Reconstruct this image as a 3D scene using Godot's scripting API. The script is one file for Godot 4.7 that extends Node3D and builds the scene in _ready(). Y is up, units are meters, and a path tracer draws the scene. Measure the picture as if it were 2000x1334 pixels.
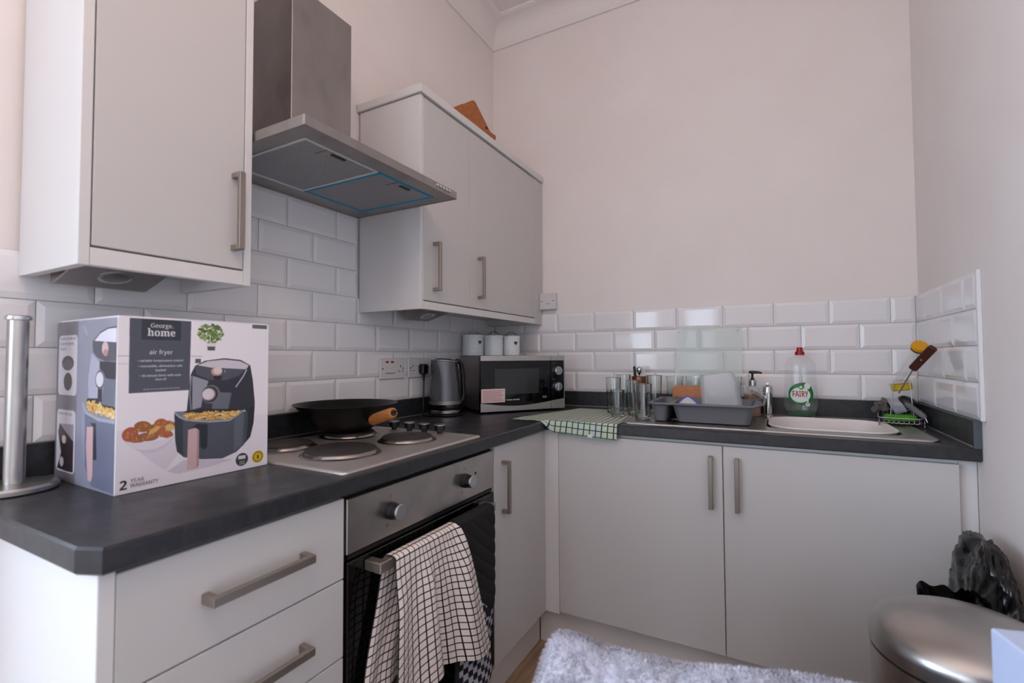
extends Node3D
# A small L-shaped kitchen with white metro tiles, built from scratch. Units are metres.
# Axes: the cooker wall is the plane x = 0, the sink wall is the plane z = 0, and the room opens towards +z.

const ROOM_W := 1.893
const CEILING_Y := 3.06
const TOP := 0.91          # worktop surface
const TILE_TOP := 1.3925   # upper edge of the tiling
const PITCH_W := 0.2015
const PITCH_H := 0.1015

var M := {}
var cache := {}
var rng := RandomNumberGenerator.new()


func _ready() -> void:
	rng.seed = 11
	set_camera()
	set_light()
	make_materials()
	build_room()
	build_tiles()
	build_base_units()
	build_worktop()
	build_wall_units()
	build_hood()
	build_hob()
	build_oven()
	build_sink()
	build_carton()
	build_towel_holder()
	build_wok()
	build_sockets()
	build_kettle()
	build_microwave()
	build_canisters()
	build_drainer_things()
	build_sink_things()
	build_caddy()
	build_cloths()
	build_napkin_holder()
	build_bin_and_bag()
	build_chair_and_throw()


# ------------------------------------------------------------------ camera and light

func set_camera() -> void:
	var cam := Camera3D.new()
	cam.name = "camera"
	var yaw := -0.4957
	var pitch := 0.0321
	var roll := -0.0046
	var fw := Vector3(sin(yaw) * cos(pitch), sin(pitch), -cos(yaw) * cos(pitch))
	var rt := Vector3(cos(yaw), 0, sin(yaw))
	var up := rt.cross(fw)
	var rt2 := rt * cos(roll) + up * sin(roll)
	var up2 := up * cos(roll) - rt * sin(roll)
	cam.transform = Transform3D(Basis(rt2, up2, -fw), Vector3(1.3932, 1.1647, 2.3605))
	cam.fov = rad_to_deg(2.0 * atan(667.0 / 937.2838))
	cam.near = 0.02
	var lens := CameraAttributesPhysical.new()
	lens.frustum_focal_length = 12.0 / tan(deg_to_rad(cam.fov) / 2.0)
	lens.frustum_focus_distance = 2.0
	lens.frustum_near = 0.02
	lens.exposure_aperture = 3.5
	cam.attributes = lens
	add_child(cam)
	cam.current = true


func set_light() -> void:
	var env := Environment.new()
	env.background_mode = Environment.BG_SKY
	var sky := Sky.new()
	var sm := ProceduralSkyMaterial.new()
	sm.sky_top_color = Color(0.72, 0.80, 0.92)
	sm.sky_horizon_color = Color(0.88, 0.91, 0.96)
	sm.ground_bottom_color = Color(0.35, 0.34, 0.33)
	sm.ground_horizon_color = Color(0.60, 0.60, 0.60)
	sm.sky_energy_multiplier = 1.6
	sm.ground_energy_multiplier = 1.2
	sky.sky_material = sm
	env.sky = sky
	env.tonemap_mode = Environment.TONE_MAPPER_LINEAR
	env.tonemap_exposure = 1.4
	env.sdfgi_enabled = true
	env.ssao_enabled = true
	env.ssil_enabled = true
	var we := WorldEnvironment.new()
	we.name = "world_environment"
	we.environment = env
	add_child(we)
	# daylight through the tall windows behind the camera
	for w in WINDOWS:
		var a := AreaLight3D.new()
		a.name = "window_daylight"
		a.area_size = Vector2(w[1] - w[0] - 0.08, HEAD_Y - SILL_Y - 0.08)
		a.area_normalize_energy = false
		a.light_color = Color(0.86, 0.93, 1.0)
		a.light_energy = 1.05
		a.area_range = 9.0
		a.shadow_enabled = true
		add_child(a, true)
		a.position = Vector3((w[0] + w[1]) / 2.0, (SILL_Y + HEAD_Y) / 2.0, 4.27)   # -Z of the light looks into the room
	var sw := AreaLight3D.new()  # extra light at an unseen, added window, to brighten the right wall
	sw.name = "added_window_fill"
	sw.area_size = Vector2(ADDED_WINDOW[1] - ADDED_WINDOW[0] - 0.08, HEAD_Y - SILL_Y - 0.08)
	sw.area_normalize_energy = false
	sw.light_color = Color(0.81, 0.90, 1.0)
	sw.light_energy = 4.5
	sw.area_range = 9.0
	sw.shadow_enabled = true
	add_child(sw)
	sw.position = Vector3(-1.17, (SILL_Y + HEAD_Y) / 2.0, (ADDED_WINDOW[0] + ADDED_WINDOW[1]) / 2.0)
	sw.rotation.y = -PI / 2
	# the warm ceiling fitting of the room, behind the camera
	var o := OmniLight3D.new()
	o.name = "ceiling_lamp_light"
	o.light_color = Color(1.0, 0.84, 0.73)
	o.light_energy = 0.27
	o.light_size = 0.15
	o.omni_range = 12.0
	o.omni_attenuation = 2.0
	o.shadow_enabled = true
	add_child(o)
	o.position = Vector3(1.25, 2.55, 2.40)


const WINDOWS := [[-0.34, 0.06], [0.36, 0.78]]   # spans along x in the rear wall
const ADDED_WINDOW := [2.86, 4.14]                 # span along z of the unseen window added to the far left wall
const SILL_Y := 0.85
const HEAD_Y := 2.12


# ------------------------------------------------------------------ mesh helpers
# Faces are given counter-clockwise as seen from outside and flipped on commit (front faces run clockwise).

class MB:
	var v := PackedVector3Array()
	var n := PackedVector3Array()
	var t := PackedVector2Array()
	var ix := PackedInt32Array()

	func vert(p: Vector3, nn: Vector3, uv := Vector2.ZERO) -> int:
		v.append(p)
		n.append(nn)
		t.append(uv)
		return v.size() - 1

	func tri(a: Vector3, b: Vector3, c: Vector3, ua := Vector2.ZERO, ub := Vector2.ZERO, uc := Vector2.ZERO) -> void:
		var nn := (b - a).cross(c - a)
		if nn.length() < 1e-12:
			return
		nn = nn.normalized()
		var i := vert(a, nn, ua)
		vert(b, nn, ub)
		vert(c, nn, uc)
		ix.append_array([i, i + 2, i + 1])

	func quad(a: Vector3, b: Vector3, c: Vector3, d: Vector3, uv := false) -> void:
		if uv:
			tri(a, b, c, Vector2(0, 1), Vector2(1, 1), Vector2(1, 0))
			tri(a, c, d, Vector2(0, 1), Vector2(1, 0), Vector2(0, 0))
		else:
			tri(a, b, c)
			tri(a, c, d)

	func quad_out(a: Vector3, b: Vector3, c: Vector3, d: Vector3, center: Vector3) -> void:
		var nn := (b - a).cross(c - a) + (c - a).cross(d - a)
		if nn.dot((a + b + c + d) / 4.0 - center) >= 0.0:
			quad(a, b, c, d)
		else:
			quad(d, c, b, a)

	func box(c: Vector3, s: Vector3, bev := 0.0) -> MB:
		var h := s / 2.0
		var b: float = min(bev, min(h.x, min(h.y, h.z)) * 0.9)
		if b <= 0.0:
			for a in 3:
				for sg in [-1, 1]:
					var p := []
					for k in [[-1, -1], [1, -1], [1, 1], [-1, 1]]:
						var q := Vector3.ZERO
						q[a] = sg * h[a]
						q[(a + 1) % 3] = k[0] * h[(a + 1) % 3]
						q[(a + 2) % 3] = k[1] * h[(a + 2) % 3]
						p.append(c + q)
					quad_out(p[0], p[1], p[2], p[3], c)
			return self
		for a in 3:
			var e := (a + 1) % 3
			var f := (a + 2) % 3
			for sg in [-1, 1]:
				var p := []
				for k in [[-1, -1], [1, -1], [1, 1], [-1, 1]]:
					var q := Vector3.ZERO
					q[a] = sg * h[a]
					q[e] = k[0] * (h[e] - b)
					q[f] = k[1] * (h[f] - b)
					p.append(c + q)
				quad_out(p[0], p[1], p[2], p[3], c)
				for s2 in [-1, 1]:
					var p1 := Vector3.ZERO
					var p2 := Vector3.ZERO
					p1[a] = sg * h[a]
					p1[e] = s2 * (h[e] - b)
					p2[a] = sg * (h[a] - b)
					p2[e] = s2 * h[e]
					var lo := Vector3.ZERO
					lo[f] = h[f] - b
					quad_out(c + p1 - lo, c + p1 + lo, c + p2 + lo, c + p2 - lo, c)
		for i in 8:
			var sx := 1.0 if i & 1 else -1.0
			var sy := 1.0 if i & 2 else -1.0
			var sz := 1.0 if i & 4 else -1.0
			var p := c + Vector3(sx * h.x, sy * (h.y - b), sz * (h.z - b))
			var q := c + Vector3(sx * (h.x - b), sy * h.y, sz * (h.z - b))
			var r := c + Vector3(sx * (h.x - b), sy * (h.y - b), sz * h.z)
			if (q - p).cross(r - p).dot(p - c) < 0.0:
				tri(p, r, q)
			else:
				tri(p, q, r)
		return self

	# rings: Array of PackedVector3Array of equal size, joined in order; smooth shading, repeat a ring for a crease
	func loft(rings: Array, cap_start := true, cap_end := true, wrap := true, uvs := Vector2(1, 1)) -> MB:
		var m: int = rings[0].size()
		var cols := m if wrap else m - 1
		var base := v.size()
		for i in rings.size():
			for j in m:
				vert(rings[i][j], Vector3.ZERO, Vector2(float(j) / max(1, cols) * uvs.x, float(i) / max(1, rings.size() - 1) * uvs.y))
		for i in rings.size() - 1:
			for j in cols:
				var a := base + i * m + j
				var b := base + i * m + (j + 1) % m
				var c := base + (i + 1) * m + (j + 1) % m
				var d := base + (i + 1) * m + j
				for tr in [[a, b, c], [a, c, d]]:
					var nn := (v[tr[1]] - v[tr[0]]).cross(v[tr[2]] - v[tr[0]])
					if nn.length() < 1e-13:
						continue
					for k in tr:
						n[k] += nn
					ix.append_array([tr[0], tr[2], tr[1]])
		for i in range(base, v.size()):
			n[i] = n[i].normalized() if n[i].length() > 1e-14 else Vector3.UP
		if cap_start:
			fan(rings[0], true)
		if cap_end:
			fan(rings[-1], false)
		return self

	func fan(ring: PackedVector3Array, flip: bool) -> void:
		var c := Vector3.ZERO
		for p in ring:
			c += p
		c /= ring.size()
		for j in ring.size():
			var a := ring[j]
			var b := ring[(j + 1) % ring.size()]
			if flip:
				tri(c, b, a)
			else:
				tri(c, a, b)

	# profile of (radius, height) from bottom to top on the outside; creases where the profile turns sharply
	func lathe(profile: Array, seg := 32, at := Vector3.ZERO, squash := 1.0, crease := 0.6) -> MB:
		var rings := []
		for i in profile.size():
			var p: Vector2 = profile[i]
			var ring := PackedVector3Array()
			for j in seg:
				var an := -TAU * j / seg
				ring.append(at + Vector3(p.x * cos(an), p.y, p.x * sin(an) * squash))
			rings.append(ring)
			if i > 0 and i < profile.size() - 1:
				var d1: Vector2 = (profile[i] - profile[i - 1]).normalized()
				var d2: Vector2 = (profile[i + 1] - profile[i]).normalized()
				if abs(d1.angle_to(d2)) > crease:
					rings.append(ring)
		return loft(rings, profile[0].x > 1e-5, profile[-1].x > 1e-5)

	func tube(path: PackedVector3Array, radius, seg := 10, closed := false) -> MB:
		var rings := []
		var cnt := path.size()
		var prev := Vector3.ZERO
		for i in cnt:
			var d: Vector3
			if closed:
				d = path[(i + 1) % cnt] - path[(i - 1 + cnt) % cnt]
			else:
				d = path[min(i + 1, cnt - 1)] - path[max(i - 1, 0)]
			d = d.normalized()
			var u: Vector3
			if i == 0:
				u = d.cross(Vector3.UP if abs(d.y) < 0.9 else Vector3.RIGHT).normalized()
			else:
				u = (prev - d * prev.dot(d)).normalized()
			prev = u
			var w := d.cross(u)
			var r: float = radius[i] if radius is Array else radius
			var ring := PackedVector3Array()
			for j in seg:
				var an := TAU * j / seg
				ring.append(path[i] + (u * cos(an) + w * sin(an)) * r)
			rings.append(ring)
		if closed:
			rings.append(rings[0])
		return loft(rings, not closed, not closed)

	# outline in the xy plane (counter-clockwise), extruded from z0 to z1
	func prism(poly: PackedVector2Array, z0: float, z1: float, bev := 0.0) -> MB:
		var p := poly
		if Geometry2D.is_polygon_clockwise(p):
			p = p.duplicate()
			p.reverse()
		var inner := p
		if bev > 0.0:
			var got := []
			var cnt := p.size()
			for i in cnt:
				var e1 := (p[i] - p[(i - 1 + cnt) % cnt]).normalized()
				var e2 := (p[(i + 1) % cnt] - p[i]).normalized()
				var n1 := Vector2(-e1.y, e1.x)
				var n2 := Vector2(-e2.y, e2.x)
				var bi := (n1 + n2).normalized()
				got.append(p[i] + bi * bev / max(0.35, bi.dot(n1)))
			inner = PackedVector2Array(got)
		var idx := Geometry2D.triangulate_polygon(inner)
		for k in range(0, idx.size(), 3):
			var a := inner[idx[k]]
			var b := inner[idx[k + 1]]
			var c := inner[idx[k + 2]]
			if (b - a).cross(c - a) < 0.0:
				var sw := b
				b = c
				c = sw
			tri(Vector3(a.x, a.y, z1), Vector3(b.x, b.y, z1), Vector3(c.x, c.y, z1))
			tri(Vector3(a.x, a.y, z0), Vector3(c.x, c.y, z0), Vector3(b.x, b.y, z0))
		for i in p.size():
			var a := p[i]
			var b := p[(i + 1) % p.size()]
			var ai := inner[i]
			var bi2 := inner[(i + 1) % p.size()]
			quad(Vector3(a.x, a.y, z0 + bev), Vector3(b.x, b.y, z0 + bev), Vector3(b.x, b.y, z1 - bev), Vector3(a.x, a.y, z1 - bev))
			if bev > 0.0:
				quad(Vector3(a.x, a.y, z1 - bev), Vector3(b.x, b.y, z1 - bev), Vector3(bi2.x, bi2.y, z1), Vector3(ai.x, ai.y, z1))
				quad(Vector3(ai.x, ai.y, z0), Vector3(bi2.x, bi2.y, z0), Vector3(b.x, b.y, z0 + bev), Vector3(a.x, a.y, z0 + bev))
		return self

	# a cloth: pos(u, v) on a grid, with real thickness
	func sheet(nu: int, nv: int, pos: Callable, thick: float, uvs := Vector2(1, 1)) -> MB:
		var g := []
		for i in nv + 1:
			var row := PackedVector3Array()
			for j in nu + 1:
				row.append(pos.call(float(j) / nu, float(i) / nv))
			g.append(row)
		var nm := []
		for i in nv + 1:
			var row := PackedVector3Array()
			for j in nu + 1:
				var du: Vector3 = g[i][min(j + 1, nu)] - g[i][max(j - 1, 0)]
				var dv: Vector3 = g[min(i + 1, nv)][j] - g[max(i - 1, 0)][j]
				var nn := du.cross(dv)
				row.append(nn.normalized() if nn.length() > 1e-12 else Vector3.UP)
			nm.append(row)
		for side in [1.0, -1.0]:
			var base := v.size()
			for i in nv + 1:
				for j in nu + 1:
					vert(g[i][j] + nm[i][j] * thick * 0.5 * side, nm[i][j] * side, Vector2(float(j) / nu * uvs.x, float(i) / nv * uvs.y))
			for i in nv:
				for j in nu:
					var a := base + i * (nu + 1) + j
					var b := a + 1
					var c := a + nu + 2
					var d := a + nu + 1
					if side > 0:
						ix.append_array([a, c, b, a, d, c])
					else:
						ix.append_array([a, b, c, a, c, d])
		var edge := []
		for j in nu + 1:
			edge.append([0, j])
		for i in range(1, nv + 1):
			edge.append([i, nu])
		for j in range(nu - 1, -1, -1):
			edge.append([nv, j])
		for i in range(nv - 1, -1, -1):
			edge.append([i, 0])
		for k in edge.size() - 1:
			var e0: Array = edge[k]
			var e1: Array = edge[k + 1]
			var o := nm[e0[0]][e0[1]] as Vector3 * thick * 0.5
			var o2 := nm[e1[0]][e1[1]] as Vector3 * thick * 0.5
			var p0: Vector3 = g[e0[0]][e0[1]]
			var p1: Vector3 = g[e1[0]][e1[1]]
			quad(p0 + o, p1 + o2, p1 - o2, p0 - o)
		return self

	func mesh() -> ArrayMesh:
		var arr := []
		arr.resize(Mesh.ARRAY_MAX)
		arr[Mesh.ARRAY_VERTEX] = v
		arr[Mesh.ARRAY_NORMAL] = n
		arr[Mesh.ARRAY_TEX_UV] = t
		arr[Mesh.ARRAY_INDEX] = ix
		var am := ArrayMesh.new()
		am.add_surface_from_arrays(Mesh.PRIMITIVE_TRIANGLES, arr)
		return am


func put(called: String, mesh: Mesh, mat: Material, parent: Node = self, at := Vector3.ZERO, rot := Vector3.ZERO) -> MeshInstance3D:
	var o := MeshInstance3D.new()
	o.name = called
	o.mesh = mesh
	o.material_override = mat
	o.position = at
	o.rotation = rot
	parent.add_child(o, true)
	return o


var taken := {}


func numbered(called: String) -> String:
	taken[called] = taken.get(called, -1) + 1
	return called if taken[called] == 0 else "%s_%03d" % [called, taken[called]]


func thing(called: String, label: String, category: String, at := Vector3.ZERO, turn := 0.0, group := "") -> Node3D:
	var o := Node3D.new()
	o.name = numbered(called)
	add_child(o)
	o.position = at
	o.rotation.y = turn
	return tag(o, label, category, group)


func tag(o: Node3D, label: String, category: String, group := "") -> Node3D:
	o.set_meta("label", label)
	o.set_meta("category", category)
	if group:
		o.set_meta("group", group)
	return o


func single(called: String, mesh: Mesh, mat: Material, label: String, category: String, at := Vector3.ZERO, rot := Vector3.ZERO, group := "") -> MeshInstance3D:
	var o := put(numbered(called), mesh, mat, self, at, rot)
	tag(o, label, category, group)
	return o


func struct(called: String, mesh: Mesh, mat: Material, label := "", at := Vector3.ZERO) -> MeshInstance3D:
	var o := put(called, mesh, mat, self, at)
	o.set_meta("kind", "structure")
	if label:
		o.set_meta("label", label)
	return o


func bx(x0: float, x1: float, y0: float, y1: float, z0: float, z1: float, bev := 0.0) -> Mesh:
	return MB.new().box(Vector3(x0 + x1, y0 + y1, z0 + z1) / 2.0, Vector3(x1 - x0, y1 - y0, z1 - z0), bev).mesh()


func rrect(w: float, h: float, r: float, k := 5, c := Vector2.ZERO) -> PackedVector2Array:
	var p := PackedVector2Array()
	var cs := [Vector2(w / 2 - r, h / 2 - r), Vector2(-w / 2 + r, h / 2 - r), Vector2(-w / 2 + r, -h / 2 + r), Vector2(w / 2 - r, -h / 2 + r)]
	for q in 4:
		for i in k + 1:
			var an := PI / 2 * (q + float(i) / k)
			p.append(c + cs[q] + Vector2(cos(an), sin(an)) * r)
	return p


func flat_ring(poly: PackedVector2Array, y: float) -> PackedVector3Array:   # poly x,y -> x,z at a height, ordered for loft going up
	var r := PackedVector3Array()
	for i in range(poly.size() - 1, -1, -1):
		r.append(Vector3(poly[i].x, y, poly[i].y))
	return r


func lettering(said: String, parent: Node, mat: Material, width: float, height: float, at: Vector3, basis: Basis, family := "Droid Sans", weight := 400, left := false) -> MeshInstance3D:
	var tm := TextMesh.new()
	var f := SystemFont.new()
	f.font_names = PackedStringArray([family])
	f.font_weight = weight
	tm.font = f
	tm.text = said
	tm.font_size = 64
	tm.pixel_size = 0.01
	tm.depth = 0.02
	tm.curve_step = 2.0
	tm.horizontal_alignment = HORIZONTAL_ALIGNMENT_LEFT if left else HORIZONTAL_ALIGNMENT_CENTER
	var bb := tm.get_aabb()
	var o := put("lettering", tm, mat, parent)
	var sx: float = width / max(0.001, bb.size.x)
	var sy: float = height / max(0.001, bb.size.y)
	if width <= 0.0:
		sx = sy
	if height <= 0.0:
		sy = sx
	o.transform = Transform3D(basis * Basis.from_scale(Vector3(sx, sy, 0.02)), at)
	if not left:
		o.position -= o.basis * Vector3(bb.get_center().x, bb.get_center().y, 0)
	else:
		o.position -= o.basis * Vector3(bb.position.x, bb.get_center().y, 0)
	return o


# ------------------------------------------------------------------ materials

func mat(called: String, c: Color, rough := 0.5, metal := 0.0) -> StandardMaterial3D:
	var m := StandardMaterial3D.new()
	m.resource_name = called
	m.albedo_color = c
	m.roughness = rough
	m.metallic = metal
	M[called] = m
	return m


func noise_tex(freq: float, ramp: Array, size := 512, kind := FastNoiseLite.TYPE_SIMPLEX_SMOOTH, octaves := 4, seedn := 1, as_normal := false, bump := 4.0) -> NoiseTexture2D:
	var f := FastNoiseLite.new()
	f.noise_type = kind
	f.frequency = freq
	f.fractal_octaves = octaves
	f.seed = seedn
	var t := NoiseTexture2D.new()
	t.width = size
	t.height = size
	t.seamless = true
	t.noise = f
	t.as_normal_map = as_normal
	t.bump_strength = bump
	if ramp.size():
		var g := Gradient.new()
		var offs := PackedFloat32Array()
		var cols := PackedColorArray()
		for r in ramp:
			offs.append(r[0])
			cols.append(r[1])
		g.offsets = offs
		g.colors = cols
		t.color_ramp = g
	return t


func tri_map(m: StandardMaterial3D, scale: Vector3, world := true) -> void:
	m.uv1_triplanar = true
	m.uv1_world_triplanar = world
	m.uv1_scale = scale


func grey(x: float) -> Color:
	return Color(x, x, x)


func make_materials() -> void:
	var m: StandardMaterial3D
	m = mat("wall_paint", Color(1, 1, 1), 0.75)
	m.albedo_texture = noise_tex(0.006, [[0.0, Color(0.915, 0.885, 0.870)], [1.0, Color(0.93, 0.905, 0.890)]], 512)
	tri_map(m, Vector3(0.6, 0.6, 0.6))
	mat("ceiling_paint", Color(0.92, 0.895, 0.88), 0.8)
	mat("coving_paint", Color(0.92, 0.90, 0.885), 0.65)
	m = mat("tile_glaze", Color(0.91, 0.905, 0.91), 0.07)
	mat("grout", Color(0.74, 0.735, 0.73), 0.85)
	mat("tile_trim", Color(0.88, 0.88, 0.88), 0.4)
	mat("cabinet_door", Color(0.785, 0.775, 0.765), 0.34)
	mat("cabinet_carcass", Color(0.85, 0.84, 0.835), 0.42)
	mat("plinth", Color(0.84, 0.815, 0.79), 0.45)
	m = mat("handle_metal", Color(0.62, 0.585, 0.55), 0.38, 0.85)
	m = mat("worktop_slate", Color(1, 1, 1), 0.42)
	m.albedo_texture = noise_tex(0.012, [[0.0, Color(0.125, 0.13, 0.142)], [0.45, Color(0.15, 0.155, 0.168)], [0.62, Color(0.185, 0.19, 0.205)], [0.8, Color(0.145, 0.15, 0.16)], [0.93, Color(0.25, 0.26, 0.27)], [1.0, Color(0.36, 0.37, 0.38)]], 1024, FastNoiseLite.TYPE_SIMPLEX_SMOOTH, 6, 3)
	m.roughness_texture = noise_tex(0.01, [[0.0, grey(0.75)], [1.0, grey(1.0)]], 512, FastNoiseLite.TYPE_SIMPLEX_SMOOTH, 4, 5)
	tri_map(m, Vector3(2.2, 2.2, 2.2))
	mat("bead", Color(0.55, 0.54, 0.53), 0.35, 0.5)
	m = mat("steel", Color(1, 1, 1), 0.34, 1.0)
	m.albedo_texture = noise_tex(0.01, [[0.0, Color(0.68, 0.665, 0.65)], [1.0, Color(0.74, 0.725, 0.71)]], 512, FastNoiseLite.TYPE_SIMPLEX_SMOOTH, 3, 8)
	m.roughness_texture = noise_tex(0.008, [[0.0, grey(0.86)], [1.0, grey(1.0)]], 512, FastNoiseLite.TYPE_SIMPLEX_SMOOTH, 3, 9)
	tri_map(m, Vector3(2.0, 2.0, 2.0))
	m = mat("hood_steel", Color(1, 1, 1), 0.5, 1.0)
	m.albedo_texture = noise_tex(0.008, [[0.0, Color(0.58, 0.56, 0.55)], [0.35, Color(0.64, 0.62, 0.61)], [1.0, Color(0.67, 0.65, 0.64)]], 512, FastNoiseLite.TYPE_SIMPLEX_SMOOTH, 3, 21)
	m.roughness_texture = noise_tex(0.02, [[0.0, grey(0.8)], [1.0, grey(1.0)]], 512, FastNoiseLite.TYPE_SIMPLEX_SMOOTH, 5, 9)
	tri_map(m, Vector3(1.6, 0.9, 1.6))
	m = mat("filter_mesh", Color(1, 1, 1), 0.5, 0.35)
	m.albedo_texture = noise_tex(0.25, [[0.0, Color(0.46, 0.46, 0.47)], [0.5, Color(0.68, 0.68, 0.69)], [1.0, Color(0.80, 0.80, 0.81)]], 512, FastNoiseLite.TYPE_CELLULAR, 1, 4)
	tri_map(m, Vector3(4, 4, 4))
	mat("filter_rim", Color(0.86, 0.86, 0.86), 0.4, 0.5)
	mat("blue_film", Color(0.06, 0.56, 0.74), 0.35)
	mat("chrome", Color(0.80, 0.80, 0.80), 0.12, 1.0)
	mat("knob_metal", Color(0.74, 0.75, 0.77), 0.28, 1.0)
	mat("black_plastic", Color(0.055, 0.055, 0.06), 0.4)
	mat("black_gloss", Color(0.022, 0.023, 0.026), 0.05)
	mat("black_matte", Color(0.03, 0.03, 0.032), 0.75)
	mat("dark_grey_gloss", Color(0.36, 0.365, 0.38), 0.2, 0.7)
	mat("silver_trim", Color(0.76, 0.75, 0.735), 0.36, 0.9)
	mat("hob_steel", Color(0.80, 0.775, 0.75), 0.46, 0.9)
	mat("hotplate", Color(0.235, 0.215, 0.205), 0.5, 0.35)
	mat("hotplate_rim", Color(0.62, 0.59, 0.57), 0.24, 1.0)
	mat("white_plastic", Color(0.84, 0.83, 0.83), 0.32)
	mat("bowl_white", Color(0.90, 0.875, 0.86), 0.35)
	mat("rocker_red", Color(0.55, 0.13, 0.07), 0.4)
	mat("slot_dark", Color(0.10, 0.09, 0.09), 0.7)
	m = mat("wok_iron", Color(0.085, 0.07, 0.068), 0.38, 0.35)
	m = mat("pale_wood", Color(1, 1, 1), 0.5)
	m.albedo_texture = noise_tex(0.03, [[0.0, Color(0.55, 0.30, 0.13)], [0.5, Color(0.70, 0.43, 0.21)], [1.0, Color(0.78, 0.52, 0.28)]], 512, FastNoiseLite.TYPE_SIMPLEX_SMOOTH, 3, 6)
	tri_map(m, Vector3(2, 14, 14), false)
	m = mat("orange_wood", Color(1, 1, 1), 0.45)
	m.albedo_texture = noise_tex(0.02, [[0.0, Color(0.55, 0.28, 0.11)], [0.5, Color(0.66, 0.37, 0.16)], [1.0, Color(0.74, 0.44, 0.20)]], 512, FastNoiseLite.TYPE_SIMPLEX_SMOOTH, 3, 7)
	tri_map(m, Vector3(3, 14, 3), false)
	m = mat("board_wood", Color(1, 1, 1), 0.55)
	m.albedo_texture = noise_tex(0.02, [[0.0, Color(0.72, 0.44, 0.28)], [1.0, Color(0.80, 0.53, 0.34)]], 256, FastNoiseLite.TYPE_SIMPLEX_SMOOTH, 3, 17)
	tri_map(m, Vector3(4, 20, 4), false)
	mat("brown_handle", Color(0.27, 0.10, 0.06), 0.5)
	mat("tray_grey", Color(0.40, 0.405, 0.43), 0.42)
	mat("yellow_plastic", Color(0.86, 0.62, 0.04), 0.45)
	m = mat("yellow_sponge", Color(1, 1, 1), 0.95)
	m.albedo_texture = noise_tex(0.12, [[0.0, Color(0.62, 0.52, 0.06)], [0.5, Color(0.80, 0.70, 0.12)], [1.0, Color(0.86, 0.78, 0.20)]], 256, FastNoiseLite.TYPE_CELLULAR, 2, 3)
	tri_map(m, Vector3(8, 8, 8), false)
	m = mat("green_scourer", Color(1, 1, 1), 0.95)
	m.albedo_texture = noise_tex(0.1, [[0.0, Color(0.16, 0.42, 0.10)], [0.5, Color(0.30, 0.60, 0.16)], [1.0, Color(0.42, 0.72, 0.24)]], 256, FastNoiseLite.TYPE_SIMPLEX, 3, 3)
	tri_map(m, Vector3(8, 8, 8), false)
	m = mat("wire_wool", Color(0.52, 0.50, 0.48), 0.5, 0.4)
	mat("bristle", Color(0.84, 0.82, 0.86), 0.7)
	mat("wire_chrome", Color(0.70, 0.70, 0.71), 0.2, 1.0)
	mat("cap_red", Color(0.62, 0.02, 0.05), 0.35)
	mat("label_green", Color(0.02, 0.42, 0.20), 0.35)
	mat("label_white", Color(0.86, 0.89, 0.87), 0.4)
	mat("label_lime", Color(0.35, 0.62, 0.10), 0.4)
	mat("print_white", Color(0.85, 0.85, 0.86), 0.5)
	mat("print_dark", Color(0.16, 0.16, 0.18), 0.5)
	mat("print_grey", Color(0.45, 0.43, 0.46), 0.5)
	mat("print_red", Color(0.72, 0.30, 0.30), 0.5)
	mat("sticker", Color(0.86, 0.78, 0.78), 0.45)
	mat("microwave_window", Color(0.19, 0.195, 0.205), 0.1)
	m = mat("canister_white", Color(0.83, 0.85, 0.86), 0.3)
	mat("heart_metal", Color(0.28, 0.27, 0.27), 0.4, 0.8)
	m = mat("clear_glass", Color(0.97, 0.985, 0.98, 0.0), 0.0)
	m.refraction_enabled = true
	m.refraction_scale = 0.05
	m = mat("green_pane", Color(0.84, 0.92, 0.885, 0.20), 0.04)
	m.transparency = BaseMaterial3D.TRANSPARENCY_ALPHA
	m = mat("clear_plastic", Color(0.93, 0.95, 0.95, 0.16), 0.08)
	m.transparency = BaseMaterial3D.TRANSPARENCY_ALPHA
	m = mat("cloudy_plastic", Color(0.84, 0.85, 0.88, 0.34), 0.2)
	m.transparency = BaseMaterial3D.TRANSPARENCY_ALPHA
	m = mat("bottle_plastic", Color(0.82, 0.87, 0.84, 0.07), 0.06)
	m.transparency = BaseMaterial3D.TRANSPARENCY_ALPHA
	m = mat("green_liquid", Color(0.05, 0.30, 0.16), 0.1)
	m = mat("amber_liquid", Color(0.62, 0.38, 0.03), 0.08)
	m = mat("window_glass", Color(0.9, 0.95, 1.0, 0.06), 0.0)
	m.transparency = BaseMaterial3D.TRANSPARENCY_ALPHA
	mat("window_frame", Color(0.88, 0.88, 0.87), 0.4)
	m = mat("floor_plank", Color(1, 1, 1), 0.5)
	m.albedo_texture = noise_tex(0.012, [[0.0, Color(0.52, 0.41, 0.32)], [0.5, Color(0.62, 0.50, 0.40)], [1.0, Color(0.69, 0.57, 0.47)]], 512, FastNoiseLite.TYPE_SIMPLEX_SMOOTH, 4, 12)
	tri_map(m, Vector3(6, 6, 0.7))
	m = mat("floor_plank_dark", Color(0.82, 0.80, 0.80), 0.5)
	m.albedo_texture = M.floor_plank.albedo_texture
	tri_map(m, Vector3(6, 6, 0.8))
	m = mat("bin_bag", Color(0.016, 0.017, 0.020), 0.2)
	m = mat("upholstery", Color(0.34, 0.34, 0.37), 0.9)
	m = mat("fur", Color(0.80, 0.81, 0.86), 0.9)
	m.rim_enabled = true
	m.rim = 0.3
	mat("oven_glove", Color(0.035, 0.036, 0.04), 0.85)
	mat("carton_white", Color(0.88, 0.87, 0.90), 0.5)
	m = mat("lamp_shade", Color(0.95, 0.85, 0.72), 0.8)
	m.emission_enabled = true
	m.emission = Color(1.0, 0.72, 0.5)
	m.emission_energy_multiplier = 1.5
	# woven checks
	m = mat("towel_check", Color(1, 1, 1), 0.95)
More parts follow.
